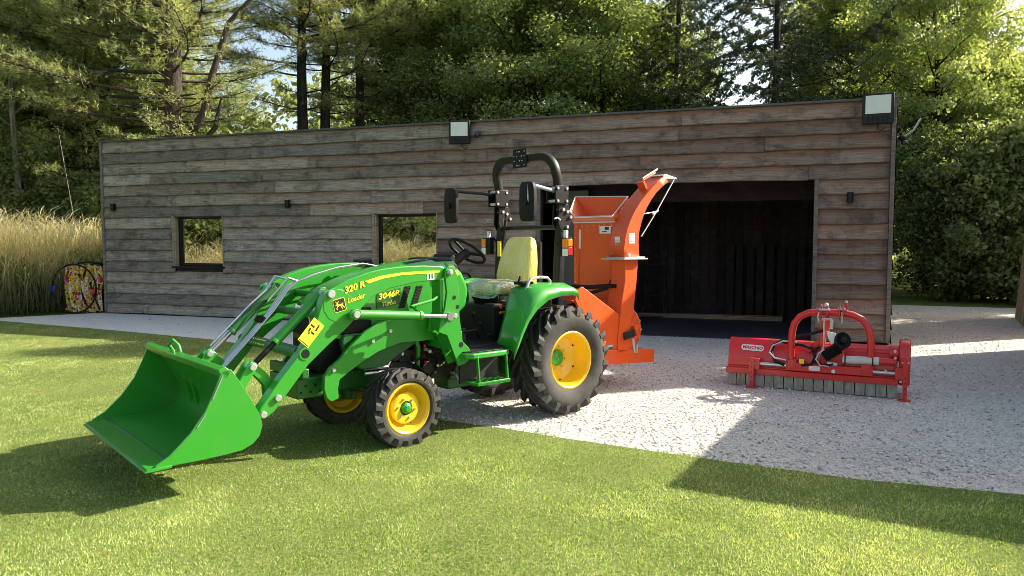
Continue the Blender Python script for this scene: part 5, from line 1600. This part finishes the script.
def trunk_path(r, H, lean=.03, wob=.12, n=10):
    a = r.uniform(0, 6.28); pts = []
    ph = r.uniform(0, 6.28, 2)
    for i in range(n + 1):
        f = i / n
        pts.append(Vector((math.cos(a) * lean * H * f + wob * math.sin(f * 5 + ph[0]) * f, math.sin(a) * lean * H * f + wob * math.cos(f * 4 + ph[1]) * f, H * f)))
    return pts
def at_h(path, f):
    f = min(max(f, 0), .999) * (len(path) - 1); i = int(f)
    return path[i].lerp(path[i + 1], f - i)

def broad_tree(seed, H, Rr, zb, leaf, bark, nleaf=34000, ls=.085, tr=.22, limbs=26, name='broadleaf_tree', low=False, prof=None):
    r = np.random.default_rng(seed)
    path = trunk_path(r, H * .86, .02, .25)
    tb = MB(); tb.tube(path, [tr * (1 - .88 * i / 10) + .015 for i in range(11)], 10)
    cl = []
    for k in range(limbs):
        f = (k + r.uniform(0, 1)) / limbs
        z = zb + (H * .84 - zb) * f
        az = k * 2.4 + r.uniform(-.5, .5)
        p = prof(f) if prof else math.sin(math.pi * (.18 + .78 * f)) ** .7
        L = Rr * p * r.uniform(.62, 1.15)
        el = r.uniform(.1, .55) + .45 * f - (.25 if low else 0)
        o = at_h(path, z / (H * .86))
        d = Vector((math.cos(az) * math.cos(el), math.sin(az) * math.cos(el), math.sin(el)))
        sag = r.uniform(-.08, .10)
        pts = [o + d * (L * t) + Vector((0, 0, sag * L * math.sin(t * 3))) for t in (0, .3, .6, .85, 1)]
        r0 = max(.018, tr * .34 * (1 - f * .6))
        tb.tube(pts, [r0, r0 * .75, r0 * .5, r0 * .3, r0 * .15], 6)
        for t in (.35, .55, .72, .88, 1.0):
            base = o + d * (L * t)
            for q in range(2 if t > .5 else 1):
                dd = Vector(rand_dirs(r, 1, .35)[0]); l2 = L * r.uniform(.14, .40)
                tip = base + dd * l2
                tb.tube([base, base + dd * l2 * .5, tip], [r0 * .3, r0 * .2, .006], 5)
                cl.append((tip, r.uniform(.35, .75) * (Rr / 3.2) ** .5, r.uniform(-.22, .22)))
    n = len(cl); C0 = np.array([tuple(c[0]) for c in cl]); R0 = np.array([c[1] for c in cl]); T0 = np.array([c[2] for c in cl])
    w = R0 ** 2; idx = r.choice(n, nleaf, p=w / w.sum())
    off = rand_dirs(r, nleaf) * (R0[idx] * r.random(nleaf) ** .45)[:, None]; off[:, 2] *= .72
    C = C0[idx] + off
    nrm = unit(rand_dirs(r, nleaf, .6) + off / R0[idx][:, None] * .6)
    U = unit(np.cross(nrm, rand_dirs(r, nleaf))); U[:, 2] -= .25; U = unit(U); Vv = unit(np.cross(nrm, U))
    s = ls * r.uniform(.65, 1.25, nleaf)
    P, F = quads(C, U, Vv, s, s * .58)
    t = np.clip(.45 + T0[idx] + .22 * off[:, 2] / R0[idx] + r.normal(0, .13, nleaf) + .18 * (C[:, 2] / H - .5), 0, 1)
    return tb, P, F, t

def plant(name, loc, rz, label, cat, tb, P, F, t, leaf, bark, group=None, crown='crown'):
    e = empty(name, loc, rz, label, cat, group)
    tb.build('trunk', bark, e, recalc=False, smooth=60)
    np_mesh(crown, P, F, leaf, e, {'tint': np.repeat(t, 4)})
    return e

def needle_tree(seed, H, zb, Rr, kind, tr, ntuft, whorl=.62, taper=.9, droop=.0, sparse=1.0, bare=(0, 0), pathw=.15, lean=.01, side=None, gaps=.0):
    r = np.random.default_rng(seed)
    path = trunk_path(r, H, lean, pathw, 14)
    tb = MB(); tb.tube(path, [tr * (1 - .86 * i / 14) + .01 for i in range(15)], 12)
    seg = []
    z = zb
    while z < H * .98:
        f = (z - zb) / (H - zb)
        nb = int(r.integers(3, 6))
        a0 = r.uniform(0, 6.28)
        for k in range(nb):
            if r.random() > sparse: continue
            az = a0 + 2 * math.pi * k / nb + r.uniform(-.4, .4)
            L = Rr * ((1 - f) ** taper * .92 + .10) * r.uniform(.55, 1.15)
            if kind == 'pine': L = Rr * (.45 + .75 * math.sin(math.pi * min(1, .15 + f * .85))) * r.uniform(.5, 1.15)
            if side is not None: L *= 1 + .45 * math.cos(az - side)
            o = at_h(path, z / H) 
            el0 = (-.02 + .55 * f if kind == 'pine' else .12 + .5 * f)
            pts = []
            for q in range(7):
                s_ = q / 6
                zz = L * (math.sin(el0) * s_ - droop * math.sin(s_ * 2.2) + (.16 if kind == 'pine' else .13) * s_ ** 2.5)
                pts.append(o + Vector((math.cos(az + .12 * math.sin(s_ * 4)) * L * s_ * math.cos(el0), math.sin(az + .12 * math.sin(s_ * 4)) * L * s_ * math.cos(el0), zz)))
            r0 = max(.011, tr * (.15 if kind == 'pine' else .2) * (1 - .6 * f)) * (L / Rr) ** .5
            tb.tube(pts, [r0 * (1 - .85 * q / 6) + .004 for q in range(7)], 5)
            if r.random() < gaps: continue
            nt = max(3, int(L / .30))
            for q in range(nt):
                s_ = (.30 if kind == 'pine' else .14) + (.70 if kind == 'pine' else .86) * (q + r.random()) / nt
                i = min(5, int(s_ * 6)); b0 = pts[i].lerp(pts[i + 1], min(1, s_ * 6 - i))
                for sd in (-1, 1):
                    a2 = az + sd * r.uniform(.5, 1.2); l2 = L * (1.08 - s_) * r.uniform(.25, .55) + .18
                    if kind == 'pine': dz = r.uniform(-.05, .35)
                    else: dz = r.uniform(-.55, -.1)
                    e = b0 + Vector((math.cos(a2) * l2, math.sin(a2) * l2, dz * l2))
                    tb.tube([b0, e], [.008, .004], 4)
                    seg.append((b0, e, r.uniform(-.2, .2)))
            seg.append((pts[4], pts[6], 0))
        z += whorl * r.uniform(.6, 1.35) * (1 - .35 * f)
    A = np.array([tuple(s[0]) for s in seg]); B = np.array([tuple(s[1]) for s in seg]); T = np.array([s[2] for s in seg])
    Ln = np.linalg.norm(B - A, axis=1); idx = r.choice(len(seg), ntuft, p=Ln / Ln.sum())
    f = r.random(ntuft)
    if kind == 'pine': f = f ** .6
    D = unit(B - A)[idx]
    C = A[idx] + (B - A)[idx] * f[:, None]
    if kind == 'pine':
        C += r.normal(0, .06, (ntuft, 3))
        k = 5
        C = np.repeat(C, k, 0); D = np.repeat(D, k, 0); n = len(C)
        U = unit(D * .7 + rand_dirs(r, n, .25)); su = r.uniform(.045, .085, n); sv = r.uniform(.006, .011, n)
        C = C + U * su[:, None]
        t = np.repeat(T[idx], k) + .50 + r.normal(0, .14, n)
    else:
        k = 3
        C = np.repeat(C, k, 0) + r.normal(0, .035, (ntuft * k, 3)); D = np.repeat(D, k, 0); n = len(C)
        U = unit(D * .8 + rand_dirs(r, n, -.35) * .8); su = r.uniform(.05, .10, n); sv = r.uniform(.014, .026, n)
        t = np.repeat(T[idx], k) + .42 + r.normal(0, .16, n)
    Vv = unit(np.cross(U, rand_dirs(r, n)))
    P, F = quads(C, U, Vv, su, sv)
    return tb, P, F, np.clip(t, 0, 1)

def stand(px, d):    # ground point seen at a column of the photo, d metres out
    return ((px - 512) / 760 * d, d, 0)

# tall pines at the left
tb, P, F, t = needle_tree(21, 16.5, 4.0, 4.6, 'pine', .36, 34000, .46, sparse=.9, droop=.02, side=R(170), gaps=.08)
pine_big = plant('pine_tree', stand(179, 23.5), 0, 'thick trunked pine with wide spreading branches behind the left end of the building', 'tree', tb, P, F, t, M['needle'], M['bark'])
sb = MB(); o = Vector((.0, 0, 4.6))
sb.tube([o, o + Vector((.5, -.1, .25)), o + Vector((.95, -.15, .9)), o + Vector((1.2, -.1, 2.0)), o + Vector((1.7, 0, 3.6)), o + Vector((3.2, .1, 5.2))], [.16, .14, .12, .10, .08, .04], 8)
sb.tube([o + Vector((0, 0, -.6)), o + Vector((.6, .1, -.2)), o + Vector((1.15, .2, .5)), o + Vector((1.35, .2, 1.4))], [.13, .10, .08, .03], 8)
sb.build('fork', M['bark'], pine_big, smooth=60)
tb, P, F, t = needle_tree(33, 17, 6.2, 3.2, 'pine', .25, 15000, .60, sparse=.75, pathw=.25, gaps=.15)
pine2 = plant('pine_tree', stand(308, 27), 0, 'slim dark pine, left stem of the pair behind the middle of the roof', 'tree', tb, P, F, t, M['needle'], M['bark_dark'], 'slim dark stemmed pines')
q = copy_tree(pine2); q.location = stand(325, 27.6); q.rotation_euler = (R(2), R(3.5), 2.0); q.scale = (.95, .95, 1.0); q['label'] = 'slim dark pine leaning right, right stem of the pair behind the roof middle'
q = copy_tree(pine2); q.location = stand(357, 28.5); q.rotation_euler = (0, R(-.6), 4.1); q.scale = (.9, .9, 1.02); q['label'] = 'single slim dark pine between the stem pair and the broadleaf trees in the middle'
tb, P, F, t = needle_tree(35, 15.0, 3.2, 3.6, 'pine', .2, 30000, .46, sparse=.95)
pine3 = plant('pine_tree', stand(92, 25.5), 0, 'bushy yellow green pine filling the upper left in front of the dark trees', 'tree', tb, P, F, t, M['needle'], M['bark_dark'], 'bushy pines')
q = copy_tree(pine3); q.location = stand(20, 29); q.rotation_euler = (0, 0, 2.2); q.scale = (1.05, 1.05, 1.1); q['label'] = 'bushy pine at the far left edge behind the birch'
q = copy_tree(pine3); q.location = stand(232, 36); q.rotation_euler = (0, 0, 3.6); q.scale = (.62, .62, .62); q['label'] = 'smaller pale pine seen through the gap right of the thick trunked pine'
q = copy_tree(pine3); q.location = stand(150, 33); q.rotation_euler = (0, 0, 1.1); q.scale = (.9, .9, .95); q['label'] = 'bushy pine hidden half behind the thick trunked pine'

# birch
tb, P, F, t = broad_tree(51, 13, 2.2, 2.4, None, None, 15000, .055, .12, 24)
plant('birch_tree', stand(22, 24.5), 0, 'pale barked birch with small leaves at the far left', 'tree', tb, P, F, t, M['leaf'], M['bark_birch'])
o = MB().tube([(0, 0, 0), (-.25, 0, 2.3), (-.62, .0, 4.9)], [.018, .015, .008], 8).build('bare_pole', M['bark_birch'], None)
o.location = (stand(84, 22)[0], 22, 0); tag(o, 'thin pale leaning dead stem against the dark trees left of the building', 'stem')

# broadleaf trees
rows = [
    # px, d, scale xy, scale z, kind, rot, label
    (408, 30.5, 1.08, 1.13, 0, .0, 'broadleaf tree right of the slim pines above the left window'),
    (470, 30.5, 1.17, 1.17, 1, 1.0, 'light green broadleaf tree behind the middle floodlight'),
    (540, 29.5, 1.25, 1.2, 0, 2.2, 'large broadleaf tree directly behind the tractor roll bar'),
    (602, 29.5, 1.2, 1.18, 1, 3.3, 'bushy broadleaf tree above the orange chipper with yellowing patches'),
    (632, 31.0, 1.0, 1.06, 0, 4.4, 'darker broadleaf tree just left of the bright sky gap'),
    (838, 27.0, 1.0, 1.0, 0, 5.1, 'broadleaf tree behind the right part of the roof'),
    (928, 23.5, .80, .98, 2, .7, 'bright yellow green tree rising behind the right corner of the building'),
    (972, 24.5, .80, .74, 2, 2.6, 'sunlit yellow green tree over the dark hedge on the right'),
    (1050, 25, .8, .60, 0, 1.9, 'lower rounded tree at the right edge of the photo'),
    (118, 27.5, .85, .95, 0, 3.0, 'dark broadleaf tree close behind the left corner of the building'),
    (52, 27, .9, .9, 1, 5.5, 'broadleaf tree behind the golden grass at the left'),
    (-30, 26, .9, .95, 0, 1.2, 'dark broadleaf tree at the left edge of the photo'),
]
protos = {}
specs = {0: dict(seed=61, H=13.5, Rr=3.5, zb=2.4, nleaf=66000, ls=.066, tr=.2, limbs=38), 1: dict(seed=62, H=13.0, Rr=3.4, zb=2.2, nleaf=66000, ls=.062, tr=.2, limbs=40),
         2: dict(seed=63, H=12.5, Rr=3.4, zb=1.7, nleaf=66000, ls=.066, tr=.18, limbs=42, low=True)}
for (px, d, sxy, sz, k, rot, lab) in rows:
    if k not in protos:
        s_ = dict(specs[k]); tb, P, F, t = broad_tree(s_.pop('seed'), s_.pop('H'), s_.pop('Rr'), s_.pop('zb'), None, None, **s_)
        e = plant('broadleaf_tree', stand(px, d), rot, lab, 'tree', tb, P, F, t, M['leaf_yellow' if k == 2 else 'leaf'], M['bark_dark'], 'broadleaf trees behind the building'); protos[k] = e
    else:
        e = copy_tree(protos[k]); e.location = stand(px, d); e.rotation_euler = (0, 0, rot); e['label'] = lab
    e.scale = (sxy, sxy, sz * (.86 if k < 2 else .92))

# spruces
tb, P, F, t = needle_tree(71, 16, 2.5, 3.4, 'spruce', .2, 17000, .50, droop=.16, sparse=.92)
sp1 = plant('spruce_tree', stand(676, 27.5), 0, 'dark drooping spruce on the left of the bright sky gap', 'tree', tb, P, F, t, M['spruce'], M['bark_dark'], 'dark spruces'); sp1.scale = (.78, .78, 1)
tb, P, F, t = needle_tree(72, 17, 3.0, 4.4, 'spruce', .14, 21000, .56, droop=.13, sparse=.88, gaps=.18)
sp2 = plant('spruce_tree', stand(768, 24.5), 0, 'open spruce with bare drooping boughs reaching into the sky gap on its left', 'tree', tb, P, F, t, M['spruce'], M['bark_dark'], 'dark spruces')
for (px, d, sc, rot, lab) in ((800, 31, 1.0, 2.0, 'dense dark spruce behind the right part of the roof'), (950, 31, .95, 4.0, 'tall dark spruce whose slope cuts the sky at the top right'), (405, 33, .95, 1.2, 'dark spruce standing behind the slim pines')):
    q = copy_tree(sp1); q.location = stand(px, d); q.rotation_euler = (0, 0, rot); q.scale = (sc, sc, sc); q['label'] = lab

# shrubs at the right edge of the drive and at the left corner
tb, P, F, t = broad_tree(81, 4.4, 1.75, .25, None, None, 24000, .070, .06, 26, low=True, prof=lambda f: .95 - .35 * f)
sh = plant('shrub', stand(958, 21.0), 0, 'dark leafy shrub right of the building corner beside the gap of sunlit grass', 'shrub', tb, P, F, t, M['leaf_dark'], M['bark_dark'], 'dark shrubs along the drive', 'foliage')
for (px, d, sc, sz, rot, lab) in ((985, 20.6, 1.0, 1.0, 1.3, 'dark shrub second from the building corner along the drive'), (1012, 20.2, 1.05, 1.12, 2.9, 'dark shrub third from the building corner along the drive'),
                             (1040, 19.8, 1.1, 1.15, 4.4, 'dark shrub behind the pale timber shed at the right edge'), (1085, 20, 1.2, 1.2, .4, 'dark shrub beyond the right edge of the photo'),
                             (70, 25.2, 1.0, .95, 3.3, 'dark shrub behind the golden grass left of the building'), (20, 25, 1.1, 1.0, 5.0, 'dark shrub under the birch at the far left'), (112, 24.6, .9, .9, 2.2, 'dark shrub tucked behind the left end wall')):
    q = copy_tree(sh); q.location = stand(px, d); q.rotation_euler = (0, 0, rot); q.scale = (sc, sc, sz); q['label'] = lab

# trees facing the windows across the lawn
for i, (x, y, s_, lab) in enumerate([(-24, 9, .9, 'hedge tree across the lawn nearest the left window reflection'), (-22, 3, .95, 'hedge tree across the lawn seen in the second window'), (-27, 14, 1.0, 'hedge tree at the far end of the meadow on the left'), (-20, -3, .9, 'hedge tree behind the photographer on the left')]):
    q = copy_tree(protos[2]); q.location = (x, y, 0); q.rotation_euler = (0, 0, i * 1.7); q.scale = (s_ * 1.15, s_ * 1.15, s_ * .85); q['label'] = lab; q['group'] = 'trees along the meadow'

q = copy_tree(protos[1]); q.location = (17.2, 18.9, 0); q.rotation_euler = (0, 0, .9); q.scale = (.64, .64, 1.42); q['label'] = 'unseen tall tree added past the timber shed to shade the left lawn'  # added out of view and stretched tall to shade gravel and left lawn
for i, (x, y, sc, lab) in enumerate([(-21.5, 1.5, 1.25, 'meadow edge shrub nearest the photographer on the left'), (-22.5, 4.8, 1.3, 'meadow edge shrub second from the photographer'), (-22, 8.2, 1.35, 'meadow edge shrub third from the photographer'),
                                    (-23, 11.6, 1.3, 'meadow edge shrub fourth from the photographer'), (-22.5, 15, 1.35, 'meadow edge shrub next to the golden grass')]):
    q = copy_tree(sh); q.location = (x, y, 0); q.rotation_euler = (0, 0, i * 1.9); q.scale = (sc, sc, sc * 1.1); q['label'] = lab; q['group'] = 'shrubs along the meadow'
# far wood behind everything
def far_wood():
    r = np.random.default_rng(91)
    Cs, Rs, Ts = [], [], []
    for k in range(190):
        a = R(r.uniform(-42, 44)); d = r.uniform(36, 58)
        x, y = math.sin(a) * d, math.cos(a) * d
        px = 512 + 760 * x / y
        h = r.uniform(8, 13)
        if 185 < px < 310: h *= .74
        if 690 < px < 750: h *= .55
        if px > 960: h *= .75
        for q in range(34):
            f = r.random(); rr_ = 2.4 * math.sin(math.pi * (.12 + .84 * f)) * math.sqrt(r.random()); aa = r.uniform(0, 6.28)
            Cs.append((x + rr_ * math.cos(aa), y + rr_ * math.sin(aa), .4 + h * f)); Rs.append(r.uniform(.5, 1.0)); Ts.append(r.uniform(-.25, .2))
    Cs, Rs, Ts = np.array(Cs), np.array(Rs), np.array(Ts)
    n = 110000; idx = r.integers(0, len(Cs), n)
    off = rand_dirs(r, n) * (Rs[idx] * r.random(n) ** .45)[:, None]
    C = Cs[idx] + off; nr = rand_dirs(r, n, .5); U = unit(np.cross(nr, rand_dirs(r, n))); Vv = unit(np.cross(nr, U)); s_ = r.uniform(.12, .24, n)
    P, F = quads(C, U, Vv, s_, s_ * .6)
    t = np.clip(.42 + Ts[idx] + r.normal(0, .12, n), 0, 1)
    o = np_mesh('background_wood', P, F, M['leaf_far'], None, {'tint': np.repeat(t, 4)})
    tag(o, 'distant mixed wood closing the view behind the nearer trees', 'wood', kind='stuff')
far_wood()

# tall dry grass
def tall_grass(name, label, areas):
    r = np.random.default_rng(93)
    VV, TT = [], []
    for (poly, dens, h0, h1) in areas:
        pa = np.array(poly); n = int((np.ptp(pa[:, 0])) * (np.ptp(pa[:, 1])) * dens)
        x = r.uniform(pa[:, 0].min(), pa[:, 0].max(), n); y = r.uniform(pa[:, 1].min(), pa[:, 1].max(), n)
        e = in_poly(x, y, poly); x, y = x[e], y[e]; n = len(x)
        m = value_noise(x, y, .8, 9)
        h = r.uniform(h0, h1, n) * (.62 + .62 * m)
        la = r.uniform(0, 6.28, n); ln = h * r.uniform(.05, .65, n); az = r.uniform(0, 6.28, n)
        lx, ly = np.cos(la) * ln, np.sin(la) * ln
        w = r.uniform(.0025, .0055, n)
        def ring(f, b, ww): return np.stack([x + lx * b + np.cos(az) * ww, y + ly * b + np.sin(az) * ww, h * f], 1), np.stack([x + lx * b - np.cos(az) * ww, y + ly * b - np.sin(az) * ww, h * f], 1)
        a0, a1 = ring(0 * h + 0, 0, w); b0, b1 = ring(.5, .25, w * .9); c0, c1 = ring(.86, .75, w * .7); d0, d1 = ring(.93, .88, w * 1.7); e0, e1 = ring(.97, 1.08, w * .4)
        z = lambda v: np.clip(v, 0, 1)
        base = r.normal(0, .06, n)
        ta = z(.0 + base); tbm = z(.16 + base + .15 * m); tc = z(.62 + base); td = z(.85 + base); te = z(.95 + base)
        for (p0, p1, q1, q0, t0, t1) in ((a0, a1, b1, b0, ta, tbm), (b0, b1, c1, c0, tbm, tc), (c0, c1, d1, d0, tc, td), (d0, d1, e1, e0, td, te)):
            VV.append(np.stack([p0, p1, q1, q0], 1).reshape(-1, 3)); TT.append(np.stack([t0, t0, t1, t1], 1).reshape(-1))
    V = np.concatenate(VV); T = np.concatenate(TT)
    o = np_mesh(name, V, np.arange(len(V)).reshape(-1, 4), M['straw'], None, {'tint': T})
    tag(o, label, 'grass', kind='stuff')
tall_grass('tall_grass', 'tall golden dry grass with green bases left of the wooden building',
           [([(-21, 17.2), (-12.4, 16.5), (-10.9, 16.1), (-9.6, 17.6), (-8.0, 22.8), (-10, 24.5), (-21, 24.5)], 380, 1.0, 2.15)])
tall_grass('meadow_grass', 'tall dry meadow grass along the left side of the lawn',
           [([(-20, -4), (-14.6, -4), (-14.6, 16), (-21, 16.8)], 80, .8, 1.75)])
# low leafy growth in front of the tall grass
def undergrowth():
    r = np.random.default_rng(95); n = 42000
    x = r.uniform(-16.5, -9.7, n); y = 16.7 + r.random(n) ** 1.3 * 2.6 + np.clip(-(x + 12), 0, 5) * .0
    e = ~((x > -10.7) & (y < 17.5)) & ~in_poly(x, y, GRAVEL) & ~in_poly(x, y, LAWN); x, y = x[e], y[e]; n = len(x)
    hm = .45 + 1.05 * value_noise(x, y, .9, 12) + .25 * value_noise(x, y, 4, 13)
    C = np.stack([x, y, r.random(n) * hm], 1); nr = rand_dirs(r, n, .7); U = unit(np.cross(nr, rand_dirs(r, n))); Vv = unit(np.cross(nr, U)); s_ = r.uniform(.03, .075, n)
    P, F = quads(C, U, Vv, s_, s_ * .5)
    t = np.clip(.35 + .35 * C[:, 2] / 1.2 + r.normal(0, .14, n), 0, 1)
    o = np_mesh('brambles', P, F, M['leaf_dark'], None, {'tint': np.repeat(t, 4)})
    tag(o, 'low dark green growth along the foot of the tall grass', 'undergrowth', kind='stuff')
undergrowth()
